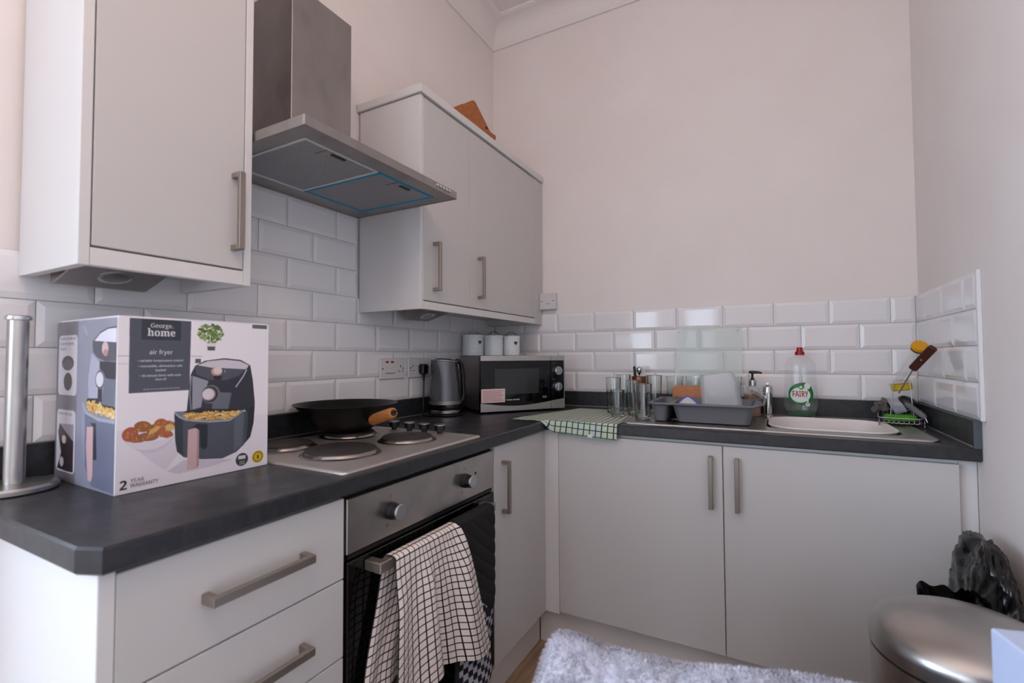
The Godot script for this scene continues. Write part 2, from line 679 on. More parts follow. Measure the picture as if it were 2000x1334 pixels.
	m.albedo_texture = check_texture(Color(0.97, 0.925, 0.895), Color(0.03, 0.025, 0.03), 8, 1)
	m = mat("tea_towel_green", Color(1, 1, 1), 0.95)
	m.albedo_texture = green_check_texture()
	m = mat("checker_cloth", Color(1, 1, 1), 0.9)
	m.albedo_texture = checker_texture()
	m = mat("paper_cloth", Color(0.80, 0.80, 0.80), 0.9)
	mat("blue_border", Color(0.36, 0.38, 0.72), 0.9)


func image_of(w: int, h: int, c: Color) -> Image:
	var im := Image.create(w, h, false, Image.FORMAT_RGB8)
	im.fill(c)
	return im


func check_texture(base: Color, line: Color, cells: int, _k: int) -> ImageTexture:
	var s := 512
	var im := image_of(s, s, base)
	var r := RandomNumberGenerator.new()
	r.seed = 5
	for y in s:
		for x in s:
			var k := 0.93 + 0.07 * float((x / 2 + y / 2) % 2) + r.randf_range(-0.03, 0.03)
			im.set_pixel(x, y, Color(base.r * k, base.g * k, base.b * k))
	var cell := s / cells
	for i in cells:
		for j in 10:
			for q in s:
				var k := r.randf_range(0.8, 1.5)
				im.set_pixel(i * cell + j, q, line * k)
				im.set_pixel(q, i * cell + j, line * k)
	return ImageTexture.create_from_image(im)


func green_check_texture() -> ImageTexture:
	var s := 512
	var im := image_of(s, s, Color(0.78, 0.80, 0.74))
	var cols := [Color(0.10, 0.34, 0.22), Color(0.13, 0.16, 0.17), Color(0.12, 0.42, 0.34), Color(0.10, 0.30, 0.50)]
	var cell := 64
	for i in 8:
		im.fill_rect(Rect2i(i * cell, 0, 12, s), cols[[0, 1, 2, 3, 0, 2, 3, 1][i]])
	for i in 8:
		im.fill_rect(Rect2i(0, i * cell, s, 10), cols[[1, 0, 2, 0, 1, 2, 0, 2][i]])
	return ImageTexture.create_from_image(im)


func checker_texture() -> ImageTexture:
	var im := image_of(256, 256, Color(0.72, 0.71, 0.76))
	for i in 4:
		for j in 4:
			if (i + j) % 2 == 0:
				im.fill_rect(Rect2i(i * 64, j * 64, 64, 64), Color(0.045, 0.045, 0.055))
	return ImageTexture.create_from_image(im)


# ------------------------------------------------------------------ the room

func build_room() -> void:
	var w := ROOM_W
	var h := CEILING_Y
	struct("wall_left", bx(-0.14, 0, 0, h, -0.14, 2.35), M.wall_paint, "painted cooker wall with white metro tiles")
	struct("wall_back", bx(0, w, 0, h, -0.14, 0), M.wall_paint, "painted sink wall above white metro tiles")
	struct("wall_right", bx(w, w + 0.14, 0, h, -0.14, 4.44), M.wall_paint, "painted side wall right of the sink")
	struct("wall_alcove", bx(-1.34, -0.14, 0, h, 2.21, 2.35), M.wall_paint)
	var wz0: float = ADDED_WINDOW[0]
	var wz1: float = ADDED_WINDOW[1]
	var far := MB.new()
	for q in [[0.0, h, 2.35, wz0], [0.0, h, wz1, 4.30], [0.0, SILL_Y, wz0, wz1], [HEAD_Y, h, wz0, wz1]]:
		far.box(Vector3(-1.27, (q[0] + q[1]) / 2, (q[2] + q[3]) / 2), Vector3(0.14, q[1] - q[0], q[3] - q[2]))
	struct("wall_far_left", far.mesh(), M.wall_paint)
	var sf := MB.new()
	var smid := (SILL_Y + HEAD_Y) / 2
	for z in [wz0 + 0.02, (wz0 + wz1) / 2, wz1 - 0.02]:
		sf.box(Vector3(-1.27, smid, z), Vector3(0.06, HEAD_Y - SILL_Y, 0.04), 0.004)
	for y in [SILL_Y + 0.02, HEAD_Y - 0.02]:
		sf.box(Vector3(-1.27, y, (wz0 + wz1) / 2), Vector3(0.055, 0.04, wz1 - wz0 - 0.08), 0.004)
	var added_win := struct("window_3", sf.mesh(), M.window_frame)  # invented window, holds the extra light thrown on the right wall
	put("pane", bx(-1.273, -1.267, SILL_Y + 0.04, HEAD_Y - 0.04, wz0 + 0.04, (wz0 + wz1) / 2 - 0.02), M.window_glass, added_win)
	put("pane", bx(-1.273, -1.267, SILL_Y + 0.04, HEAD_Y - 0.04, (wz0 + wz1) / 2 + 0.02, wz1 - 0.04), M.window_glass, added_win)
	# rear wall with two window openings
	var mb := MB.new()
	var xs := [-1.34]
	for q in WINDOWS:
		xs.append_array(q)
	xs.append(w)
	for i in 5:
		var x0: float = xs[i]
		var x1: float = xs[i + 1]
		if i % 2 == 0:
			mb.box(Vector3((x0 + x1) / 2, h / 2, 4.37), Vector3(x1 - x0, h, 0.14))
		else:
			mb.box(Vector3((x0 + x1) / 2, SILL_Y / 2, 4.37), Vector3(x1 - x0, SILL_Y, 0.14))
			mb.box(Vector3((x0 + x1) / 2, (HEAD_Y + h) / 2, 4.37), Vector3(x1 - x0, h - HEAD_Y, 0.14))
	struct("wall_rear", mb.mesh(), M.wall_paint)
	for i in 2:
		var x0: float = WINDOWS[i][0]
		var x1: float = WINDOWS[i][1]
		var fr := MB.new()
		var mid := (SILL_Y + HEAD_Y) / 2
		for x in [x0 + 0.02, x1 - 0.02]:
			fr.box(Vector3(x, mid, 4.36), Vector3(0.04, HEAD_Y - SILL_Y, 0.06), 0.004)
		for y in [SILL_Y + 0.02, mid, HEAD_Y - 0.02]:
			fr.box(Vector3((x0 + x1) / 2, y, 4.36), Vector3(x1 - x0 - 0.08, 0.04, 0.055), 0.004)
		var win := struct("window_%d" % (i + 1), fr.mesh(), M.window_frame)
		put("pane", bx(x0 + 0.04, x1 - 0.04, SILL_Y + 0.04, mid - 0.02, 4.357, 4.363), M.window_glass, win)
		put("pane", bx(x0 + 0.04, x1 - 0.04, mid + 0.02, HEAD_Y - 0.04, 4.357, 4.363), M.window_glass, win)
		put("window_sill", bx(x0 - 0.03, x1 + 0.03, SILL_Y - 0.03, SILL_Y, 4.22, 4.30, 0.005), M.window_frame, win)
	struct("ceiling", bx(-1.34, w + 0.14, h, h + 0.1, -0.14, 4.44), M.ceiling_paint)
	# floor of separate planks on a base
	var fl := struct("floor", bx(-1.34, w + 0.14, -0.12, -0.012, -0.14, 4.44), M.floor_plank_dark)
	var pw := 0.19
	var plank := bx(-pw / 2 + 0.001, pw / 2 - 0.001, -0.012, 0, -0.6 + 0.001, 0.6 - 0.001, 0.0015)
	var col := 0
	var x := -1.20 + pw / 2
	while x < w:
		var z := -0.5 + 0.37 * (col % 3)
		while z - 0.6 < 4.3:
			var o := put("plank", plank, M.floor_plank if rng.randf() < 0.6 else M.floor_plank_dark, fl, Vector3(x, 0, z))
			z += 1.2
		x += pw
		col += 1
	# coving: a concave quarter between wall and ceiling
	var prof := PackedVector2Array([Vector2(0, -0.125), Vector2(0.012, -0.125), Vector2(0.012, -0.113)])
	for i in 9:
		var an := PI / 2 * i / 8.0
		prof.append(Vector2(0.105 - 0.088 * cos(an), -0.105 + 0.088 * sin(an)))
	prof.append_array([Vector2(0.118, -0.012), Vector2(0.118, 0), Vector2(0, 0)])
	var cv := MB.new().prism(prof, 0, 1).mesh()
	var runs := [["trim_1", Vector3(0, h, 2.35), Basis(Vector3(1, 0, 0), Vector3(0, 1, 0), Vector3(0, 0, -2.35)), "left"], ["trim_2", Vector3(0, h, 0), Basis(Vector3(0, 0, 1), Vector3(0, 1, 0), Vector3(w, 0, 0)), "back"], ["trim_3", Vector3(w, h, 0), Basis(Vector3(-1, 0, 0), Vector3(0, 1, 0), Vector3(0, 0, 4.30)), "right"]]
	for r in runs:
		var o := struct(r[0], cv, M.coving_paint, "plaster coving along the %s wall" % r[3])
		o.transform = Transform3D(r[2], r[1])
	# the ceiling fitting behind the camera
	var lamp := thing("ceiling_lamp", "small warm ceiling lamp hanging behind the viewer", "lamp", Vector3(1.25, 2.55, 2.40))
	put("cable", MB.new().lathe([Vector2(0.004, 0.149), Vector2(0.004, h - 2.55)], 10).mesh(), M.white_plastic, lamp)
	put("ceiling_rose", MB.new().lathe([Vector2(0.045, h - 2.585), Vector2(0.045, h - 2.555), Vector2(0.04, h - 2.55)], 20).mesh(), M.white_plastic, lamp)
	var gl := []
	for i in 13:
		var an := PI * i / 12.0
		gl.append(Vector2(max(0.0, 0.15 * sin(an)), -0.15 * cos(an)))
	put("lamp_shade", MB.new().lathe(gl, 28).mesh(), M.lamp_shade, lamp)


# ------------------------------------------------------------------ tiles

func tile_mesh(w: float, h: float) -> Mesh:   # face looks along +z, back at z = 0
	var key := "%d_%d" % [roundi(w * 2000), roundi(h * 2000)]
	if cache.has(key):
		return cache[key]
	var mb := MB.new()
	var hw := w / 2
	var hh := h / 2
	var b: float = min(0.013, min(hw, hh) * 0.6)
	var c := [[-1, -1], [1, -1], [1, 1], [-1, 1]]
	for i in 4:
		var p: Array = c[i]
		var q: Array = c[(i + 1) % 4]
		var p0 := Vector3(p[0] * hw, p[1] * hh, 0)
		var q0 := Vector3(q[0] * hw, q[1] * hh, 0)
		var z1 := Vector3(0, 0, 0.0052)
		var pi := Vector3(p[0] * (hw - b), p[1] * (hh - b), 0.009)
		var qi := Vector3(q[0] * (hw - b), q[1] * (hh - b), 0.009)
		mb.quad(p0, q0, q0 + z1, p0 + z1)
		mb.quad(p0 + z1, q0 + z1, qi, pi)
	mb.quad(Vector3(-hw + b, -hh + b, 0.009), Vector3(hw - b, -hh + b, 0.009), Vector3(hw - b, hh - b, 0.009), Vector3(-hw + b, hh - b, 0.009))
	cache[key] = mb.mesh()
	return cache[key]


func tile_row(wall: Node, y0: float, y1: float, s0: float, s1: float, phase: float, place: Callable) -> void:
	var k := floori((s0 - phase) / PITCH_W)
	var s := phase + k * PITCH_W
	while s < s1 - 0.004:
		var a: float = max(s + 0.001, s0)
		var b: float = min(s + PITCH_W - 0.001, s1)
		if b - a > 0.006:
			var o := put("tile", tile_mesh(b - a, y1 - y0 - 0.002), M.tile_glaze, wall)
			var tr: Transform3D = place.call((a + b) / 2, (y0 + y1) / 2)
			var wob := Basis.from_euler(Vector3(rng.randf_range(-0.0025, 0.0025), rng.randf_range(-0.0025, 0.0025), 0))
			o.transform = Transform3D(tr.basis * wob, tr.origin)
		s += PITCH_W


func build_tiles() -> void:
	var wl := get_node("wall_left")
	var wb := get_node("wall_back")
	var wr := get_node("wall_right")
	var on_left := func(s: float, y: float) -> Transform3D: return Transform3D(Basis(Vector3(0, 0, -1), Vector3.UP, Vector3(1, 0, 0)), Vector3(0.002, y, s))
	var on_back := func(s: float, y: float) -> Transform3D: return Transform3D(Basis(), Vector3(s, y, 0.002))
	var on_right := func(s: float, y: float) -> Transform3D: return Transform3D(Basis(Vector3(0, 0, 1), Vector3.UP, Vector3(-1, 0, 0)), Vector3(ROOM_W - 0.002, y, s))
	put("grout", bx(0, 0.0045, 0.984, TILE_TOP, 0, 2.06), M.grout, wl)
	put("grout", bx(0, 0.0045, TILE_TOP, TILE_TOP + 4 * PITCH_H, 1.034, 1.64), M.grout, wl)
	put("grout", bx(0.0, ROOM_W, 0.984, TILE_TOP, 0, 0.0045), M.grout, wb)
	put("grout", bx(ROOM_W - 0.0045, ROOM_W, 0.984, TILE_TOP, 0, 0.62), M.grout, wr)
	for r in range(-4, 4):
		var y1 := TILE_TOP - r * PITCH_H
		var y0 := y1 - PITCH_H
		var half := 0.0 if posmod(r, 2) == 1 else PITCH_W / 2
		if r >= 0:
			tile_row(wl, y0, y1, 0.010, 2.058, 0.533 + half, on_left)
			tile_row(wb, y0, y1, 0.012, ROOM_W - 0.012, 0.3954 + (PITCH_W / 2 if r % 2 else 0.0), on_back)
			tile_row(wr, y0, y1, 0.002, 0.618, 0.3246 + (PITCH_W / 2 if r % 2 else 0.0), on_right)
		else:
			tile_row(wl, y0, y1, 1.036, 1.638, 0.533 + half, on_left)
	put("tile_trim", bx(ROOM_W - 0.011, ROOM_W, 0.985, TILE_TOP + 0.003, 0.620, 0.634, 0.003), M.tile_trim, wr)


# ------------------------------------------------------------------ fitted units

func bar_handle(parent: Node, length: float, at: Vector3, basis: Basis, proj := 0.032, wide := 0.014) -> void:
	var key := "handle%d_%d" % [roundi(length * 1000), roundi(wide * 1000)]
	if not cache.has(key):
		var mb := MB.new()
		mb.box(Vector3(0, 0, proj - 0.005), Vector3(wide, length, 0.010), 0.0012)
		for s in [-1, 1]:
			mb.box(Vector3(0, s * (length / 2 - 0.006), (proj - 0.010) / 2), Vector3(wide, 0.012, proj - 0.010), 0.0008)
		cache[key] = mb.mesh()
	var o := put("handle", cache[key], M.handle_metal, parent)
	o.transform = Transform3D(basis, at)


const FACE_X := Basis(Vector3(0, 0, -1), Vector3(0, 1, 0), Vector3(1, 0, 0))       # local z looks along +x
const FACE_X_FLAT := Basis(Vector3(0, 1, 0), Vector3(0, 0, 1), Vector3(1, 0, 0))   # local y runs along z
const FACE_Z := Basis(Vector3(1, 0, 0), Vector3(0, 1, 0), Vector3(0, 0, 1))
const FRONT := 0.578


func build_base_units() -> void:
	var f := FRONT
	# drawers at the near end
	var t := thing("drawer_cabinet", "light grey base cabinet of wide drawers at the near end of the worktop", "cabinet")
	put("carcass", bx(0.02, f - 0.020, 0.15, 0.870, 1.616, 2.024), M.cabinet_carcass, t)
	put("plinth", bx(f - 0.065, f - 0.048, 0.0, 0.15, 1.616, 2.024), M.plinth, t)
	put("end_panel", bx(0.02, f, 0.0, 0.871, 2.0245, 2.045, 0.001), M.cabinet_carcass, t)
	for d in [[0.6925, 0.862], [0.5285, 0.6895], [0.338, 0.5255], [0.155, 0.335]]:
		var dr := put("drawer", bx(f - 0.019, f, d[0], d[1], 1.6155, 2.0235, 0.0012), M.cabinet_door, t)
		if d[0] > 0.5:
			bar_handle(dr, 0.195, Vector3(f, d[1] - 0.085 if d[0] > 0.6 else d[1] - 0.088, 1.811), FACE_X_FLAT, 0.034, 0.016)
		else:
			bar_handle(dr, 0.195, Vector3(f, d[1] - 0.09, 1.811), FACE_X_FLAT, 0.034, 0.016)
	# narrow door between oven and corner
	t = thing("narrow_base_cabinet", "narrow light grey base cabinet between oven and corner", "cabinet")
	put("carcass", bx(0.02, f - 0.020, 0.15, 0.870, 0.60, 0.978), M.cabinet_carcass, t)
	put("plinth", bx(f - 0.065, f - 0.048, 0.0, 0.15, 0.535, 0.978), M.plinth, t)
	var dn := put("door", bx(f - 0.019, f, 0.148, 0.866, 0.5785, 0.980, 0.0012), M.cabinet_door, t)
	bar_handle(dn, 0.176, Vector3(f, 0.724, 0.926), FACE_X)
	# sink cabinet with two doors
	t = thing("sink_cabinet", "wide light grey two-door cabinet under the sink", "cabinet")
	put("carcass", bx(0.60, 1.36, 0.15, 0.870, 0.02, f - 0.020), M.cabinet_carcass, t)
	put("carcass", bx(1.36, 1.78, 0.15, 0.70, 0.02, f - 0.020), M.cabinet_carcass, t)
	put("carcass", bx(1.78, 1.850, 0.15, 0.870, 0.02, f - 0.020), M.cabinet_carcass, t)
	put("carcass", bx(1.36, 1.78, 0.70, 0.870, f - 0.036, f - 0.020), M.cabinet_carcass, t)
	put("corner_post", bx(f - 0.019, 0.6365, 0.148, 0.869, f - 0.040, f - 0.001, 0.001), M.cabinet_carcass, t)
	put("plinth", bx(f - 0.046, 1.890, 0.0, 0.147, f - 0.065, f - 0.048), M.plinth, t)
	var d1 := put("door", bx(0.638, 1.2385, 0.158, 0.858, f - 0.019, f, 0.0012), M.cabinet_door, t)
	bar_handle(d1, 0.176, Vector3(1.203, 0.735, f), FACE_Z)
	var d2 := put("door", bx(1.2415, 1.8485, 0.158, 0.858, f - 0.019, f, 0.0012), M.cabinet_door, t)
	bar_handle(d2, 0.176, Vector3(1.284, 0.735, f), FACE_Z)
	put("filler_panel", bx(1.8515, 1.8915, 0.15, 0.869, f - 0.042, f - 0.022, 0.001), M.cabinet_carcass, t)


func build_worktop() -> void:
	# one L-shaped slab with the near corner cut off and an opening for the sink
	var plan := PackedVector2Array([Vector2(0.001, -0.001), Vector2(ROOM_W - 0.001, -0.001), Vector2(ROOM_W - 0.001, -0.598), Vector2(0.597, -0.598), Vector2(0.597, -2.048), Vector2(0.560, -2.0645), Vector2(0.001, -2.0645)])
	var slab := MB.new().prism(plan, TOP - 0.038, TOP, 0.0035).mesh()
	var root := CSGCombiner3D.new()
	root.name = "worktop"
	add_child(root)
	var cm := CSGMesh3D.new()
	cm.name = "slab"
	cm.mesh = slab
	cm.material = M.worktop_slate
	cm.rotation.x = -PI / 2
	root.add_child(cm)
	var cut := CSGBox3D.new()
	cut.name = "sink_opening"
	cut.operation = CSGShape3D.OPERATION_SUBTRACTION
	cut.size = Vector3(0.42, 0.2, 0.40)
	cut.position = Vector3(1.565, TOP, 0.305)
	cut.material = M.worktop_slate
	root.add_child(cut)
	tag(root, "L-shaped dark slate-grey worktop with a clipped near corner", "worktop")
	# upstands
	var u := thing("upstand", "dark slate upstand strip along the cooker wall", "upstand", Vector3.ZERO, 0.0, "slate upstands behind the worktop")
	put("strip", bx(0.0005, 0.018, TOP, 0.985, 0.0, 2.0635, 0.0015), M.worktop_slate, u)
	put("bead", bx(0.018, 0.0225, TOP, TOP + 0.0045, 0.02, 2.062, 0.001), M.bead, u)
	u = thing("upstand", "dark slate upstand strip behind the sink", "upstand", Vector3.ZERO, 0.0, "slate upstands behind the worktop")
	put("strip", bx(0.019, ROOM_W - 0.019, TOP, 0.985, 0.0005, 0.018, 0.0015), M.worktop_slate, u)
	put("bead", bx(0.024, ROOM_W - 0.024, TOP, TOP + 0.0045, 0.018, 0.0225, 0.001), M.bead, u)
	u = thing("upstand", "short dark slate upstand on the wall right of the sink", "upstand", Vector3.ZERO, 0.0, "slate upstands behind the worktop")
	put("strip", bx(ROOM_W - 0.018, ROOM_W - 0.0005, TOP, 0.985, 0.0, 0.597, 0.0015), M.worktop_slate, u)
	put("end_cap", bx(ROOM_W - 0.0185, ROOM_W - 0.0005, TOP - 0.002, 0.986, 0.597, 0.600, 0.0005), mat("raw_edge", Color(0.30, 0.33, 0.35), 0.6), u)
	put("bead", bx(ROOM_W - 0.0225, ROOM_W - 0.018, TOP, TOP + 0.0045, 0.02, 0.595, 0.001), M.bead, u)


func puck(parent: Node, w: float, d: float, h: float) -> void:   # wedge-shaped cabinet light, origin at the top of its back edge, front towards +x
	var side := PackedVector2Array([Vector2(0, 0), Vector2(0, -h), Vector2(d * 0.12, -h), Vector2(d, -0.010), Vector2(d, 0)])
	put("housing", MB.new().prism(side, -w / 2, w / 2, 0.002).mesh(), M.hood_steel, parent)
	var slope := atan2(h - 0.010, d * 0.88)
	var c := Vector3(d * 0.54, -(h + 0.010) / 2 - 0.0012, 0)
	var ring := MB.new().lathe([Vector2(0.024, -0.001), Vector2(0.031, -0.001), Vector2(0.031, 0.0015), Vector2(0.024, 0.0015), Vector2(0.024, -0.001)], 28).mesh()
	var o := put("ring", ring, M.chrome, parent, c, Vector3(0, 0, slope))
	put("lens", MB.new().lathe([Vector2(0.0235, -0.0005), Vector2(0.0235, 0.0008)], 28).mesh(), M.white_plastic, o)


func build_wall_units() -> void:
	# near unit
	var fx := 0.285
	var t := thing("wall_cabinet", "tall single-door wall cabinet at the left above the box", "cabinet", Vector3.ZERO, 0.0, "light grey wall cabinets")
	put("carcass", bx(0.012, fx - 0.020, 1.372, 2.45, 1.662, 1.954), M.cabinet_carcass, t)
	put("side_panel", bx(0.012, fx, 1.338, 2.45, 1.955, 1.973, 0.001), M.cabinet_carcass, t)
	put("side_panel", bx(0.012, fx, 1.338, 2.45, 1.6425, 1.6605, 0.001), M.cabinet_carcass, t)
	put("light_rail", bx(fx - 0.019, fx, 1.339, 1.3725, 1.661, 1.9545, 0.001), M.cabinet_carcass, t)
	var d := put("door", bx(fx - 0.019, fx, 1.3765, 2.45, 1.6625, 1.9525, 0.0012), M.cabinet_door, t)
	bar_handle(d, 0.182, Vector3(fx, 1.508, 1.686), FACE_X, 0.034, 0.0145)
	var l := thing("cabinet_light", "grey wedge-shaped light under the single-door wall cabinet", "light", Vector3(0.052, 1.3715, 1.850), 0.0, "cabinet lights")
	puck(l, 0.172, 0.135, 0.046)
	# far unit
	fx = 0.307
	t = thing("wall_cabinet", "two-door wall cabinet right of the cooker hood", "cabinet", Vector3.ZERO, 0.0, "light grey wall cabinets")
	put("carcass", bx(0.012, fx - 0.020, 1.366, 2.108, 0.100, 1.012), M.cabinet_carcass, t)
	put("side_panel", bx(0.012, fx, 1.336, 2.108, 1.0135, 1.0315, 0.001), M.cabinet_carcass, t)
	put("end_filler", bx(0.012, fx, 1.336, 2.108, 0.004, 0.099, 0.001), M.cabinet_door, t)
	put("light_rail", bx(fx - 0.019, fx, 1.337, 1.3655, 0.0995, 1.013, 0.001), M.cabinet_carcass, t)
	put("top_board", bx(0.004, fx + 0.010, 2.1105, 2.141, 0.004, 1.040, 0.0015), M.cabinet_carcass, t)
	d = put("door", bx(fx - 0.019, fx, 1.3695, 2.105, 0.7145, 1.0120, 0.0012), M.cabinet_door, t)
	bar_handle(d, 0.180, Vector3(fx, 1.497, 0.953), FACE_X, 0.034)
	d = put("door", bx(fx - 0.019, fx, 1.3695, 2.105, 0.1005, 0.7120, 0.0012), M.cabinet_door, t)
	bar_handle(d, 0.177, Vector3(fx, 1.499, 0.648), FACE_X, 0.034)
	l = thing("cabinet_light", "grey wedge-shaped light under the two-door wall cabinet", "light", Vector3(0.060, 1.3655, 0.765), 0.0, "cabinet lights")
	puck(l, 0.15, 0.13, 0.044)


func build_hood() -> void:
	var t := thing("cooker_hood", "brushed steel chimney cooker hood between the wall cabinets", "cooker hood")
	var z0 := 1.036
	var z1 := 1.638
	var y := 1.697
	# slab with a recessed underside
	var mb := MB.new()
	mb.box(Vector3(0.239, y + 0.0158, (z0 + z1) / 2), Vector3(0.446, 0.0175, z1 - z0 - 0.012), 0.001)
	mb.box(Vector3(0.4655, y + 0.0125, (z0 + z1) / 2), Vector3(0.005, 0.025, z1 - z0), 0.0008)
	mb.box(Vector3(0.013, y + 0.0125, (z0 + z1) / 2), Vector3(0.004, 0.025, z1 - z0), 0.0008)
	for z in [z0 + 0.0025, z1 - 0.0025]:
		mb.box(Vector3(0.239, y + 0.0125, z), Vector3(0.448, 0.025, 0.005), 0.0008)
	# flat bottom border round the filters
	mb.box(Vector3(0.437, y + 0.0035, (z0 + z1) / 2), Vector3(0.052, 0.003, z1 - z0 - 0.010))
	mb.box(Vector3(0.047, y + 0.0035, (z0 + z1) / 2), Vector3(0.066, 0.003, z1 - z0 - 0.010))
	mb.box(Vector3(0.2455, y + 0.0035, z0 + 0.026), Vector3(0.331, 0.003, 0.042))
	mb.box(Vector3(0.2455, y + 0.0035, z1 - 0.026), Vector3(0.331, 0.003, 0.042))
	put("canopy", mb.mesh(), M.hood_steel, t)
	put("chimney", bx(0.012, 0.195, y + 0.025, 2.258, 1.247, 1.469, 0.0015), M.hood_steel, t)
	# two grease filters
	var zs := [[z0 + 0.050, 1.334], [1.340, z1 - 0.050]]
	for i in 2:
		var a: float = zs[i][0]
		var b: float = zs[i][1]
		var fl := put("grease_filter", bx(0.084, 0.407, y + 0.003, y + 0.007, a, b), M.filter_mesh, t)
		var rim := MB.new()
		for x in [0.0865, 0.4045]:
			rim.box(Vector3(x, y + 0.0025, (a + b) / 2), Vector3(0.008, 0.005, b - a), 0.0008)
		for z in [a + 0.003, b - 0.003]:
			rim.box(Vector3(0.2455, y + 0.0025, z), Vector3(0.310, 0.005, 0.008), 0.0008)
		put("filter_frame", rim.mesh(), M.blue_film if i == 0 else M.filter_rim, fl)
		var zc := 1.205 if i == 0 else 1.468
		put("catch_plate", bx(0.350, 0.398, y + 0.0012, y + 0.003, zc - 0.045, zc + 0.045), M.hood_steel, fl)
		put("catch", bx(0.381, 0.391, y - 0.0008, y + 0.0012, zc - 0.022, zc + 0.022, 0.0004), M.black_plastic, fl)
	for i in 5:
		var o := put("push_button", MB.new().lathe([Vector2(0.0052, 0), Vector2(0.0052, 0.0045), Vector2(0.0042, 0.0055), Vector2(0, 0.0056)], 16).mesh(), M.chrome, t, Vector3(0.468, y + 0.0145, 1.145 - i * 0.0155), Vector3(0, 0, -PI / 2))
		o.name = "push_button"


func disc_ring(r0: float, r1: float, h: float, seg := 48) -> Mesh:
	return MB.new().lathe([Vector2(r1, 0), Vector2(r1 - 0.001, h * 0.7), Vector2(r1 - 0.004, h), Vector2(r0 + 0.002, h), Vector2(r0, h * 0.5)], seg).mesh()


func build_hob() -> void:
	var t := thing("electric_hob", "stainless steel electric hob with four solid hotplates", "hob", Vector3(0, TOP, 0))
	# pressed plate with a raised edge
	var plan := rrect(0.477, 0.558, 0.012, 4, Vector2(0.3365, 1.3345))
	var plan_in := rrect(0.451, 0.532, 0.010, 4, Vector2(0.3365, 1.3345))
	var plan_in2 := rrect(0.441, 0.522, 0.010, 4, Vector2(0.3365, 1.3345))
	var top_r := rrect(0.469, 0.550, 0.010, 4, Vector2(0.3365, 1.3345))
	put("plate", MB.new().loft([flat_ring(plan, 0.0), flat_ring(plan, 0.003), flat_ring(top_r, 0.0062), flat_ring(plan_in, 0.0062), flat_ring(plan_in2, 0.0040)]).mesh(), M.hob_steel, t)
	for b in [[0.392, 1.456, 0.0895], [0.414, 1.222, 0.0745], [0.190, 1.240, 0.0780], [0.185, 1.474, 0.0745]]:
		var r: float = b[2]
		var hp := put("hotplate", MB.new().lathe([Vector2(r, 0.006), Vector2(r, 0.0165), Vector2(r - 0.004, 0.0185), Vector2(r * 0.36, 0.0180), Vector2(r * 0.33, 0.0162), Vector2(0, 0.0162)], 56).mesh(), M.hotplate, t, Vector3(b[0], 0, b[1]))
		put("rim", MB.new().lathe([Vector2(r + 0.014, 0.0040), Vector2(r + 0.011, 0.0062), Vector2(r + 0.006, 0.0068), Vector2(r + 0.004, 0.0115), Vector2(r + 0.0005, 0.0140), Vector2(r + 0.0005, 0.006)], 56).mesh(), M.hotplate_rim, hp)
	var kn := MB.new().lathe([Vector2(0.009, 0.004), Vector2(0.009, 0.012), Vector2(0.0165, 0.014), Vector2(0.0185, 0.030), Vector2(0.0180, 0.0315)], 28).mesh()
	var kt := MB.new().lathe([Vector2(0.0182, 0.0300), Vector2(0.0182, 0.0330), Vector2(0.0168, 0.0340), Vector2(0, 0.0342)], 28).mesh()
	for x in [0.232, 0.300, 0.363, 0.428]:
		var k := put("knob", kn, M.black_plastic, t, Vector3(x, 0, 1.078))
		put("knob_cap", kt, M.knob_metal, k)


func build_oven() -> void:
	var f := 0.574
	var t := thing("built_in_oven", "built-in oven with steel control panel and black glass door", "oven")
	put("housing", bx(0.03, f - 0.010, 0.15, 0.868, 0.986, 1.6135), M.black_matte, t)
	put("control_panel", bx(f - 0.010, f + 0.006, 0.738, 0.858, 0.990, 1.609, 0.0015), M.steel, t)
	var dr := put("door", bx(f - 0.010, f + 0.008, 0.165, 0.722, 0.990, 1.609, 0.002), M.black_gloss, t)
	put("vent_lip", bx(f - 0.004, f + 0.002, 0.7255, 0.7345, 0.995, 1.604), M.black_plastic, t)
	var hb := MB.new()
	hb.box(Vector3(0.622, 0.701, 1.312), Vector3(0.020, 0.024, 0.500), 0.002)
	for z in [1.075, 1.549]:
		hb.box(Vector3(0.5985, 0.701, z), Vector3(0.031, 0.022, 0.024), 0.0015)
	put("handle", hb.mesh(), M.handle_metal, dr)
	put("trim_plate", bx(0.5, f + 0.004, 0.15, 0.163, 0.99, 1.609), M.steel, t)
	var side := MB.new().lathe([Vector2(0.0205, 0), Vector2(0.0205, 0.010), Vector2(0.0180, 0.012), Vector2(0.0180, 0.028)], 32).mesh()
	var cap := MB.new().lathe([Vector2(0.0185, 0.028), Vector2(0.0185, 0.0315), Vector2(0.0170, 0.0330), Vector2(0, 0.0326)], 32).mesh()
	for z in [1.474, 1.160]:
		var k := put("knob", side, M.black_plastic, t, Vector3(f + 0.006, 0.797, z), Vector3(0, 0, -PI / 2))
		put("knob_face", cap, M.knob_metal, k)
	put("indicator_light", MB.new().lathe([Vector2(0.004, 0), Vector2(0.004, 0.0015), Vector2(0, 0.002)], 12).mesh(), M.black_plastic, t, Vector3(f + 0.006, 0.806, 1.098), Vector3(0, 0, -PI / 2))
	# small printed symbols round the knobs
	for z in [1.474, 1.160]:
		for p in [[0.034, 0.0], [-0.032, 0.012]]:
			var ring := MB.new().lathe([Vector2(0.0030, 0), Vector2(0.0038, 0), Vector2(0.0038, 0.0002), Vector2(0.0030, 0.0002), Vector2(0.0030, 0)], 16).mesh()
			put("printed_symbol", ring, M.print_dark, t, Vector3(f + 0.006, 0.797 + p[0], z + p[1]), Vector3(0, 0, -PI / 2))


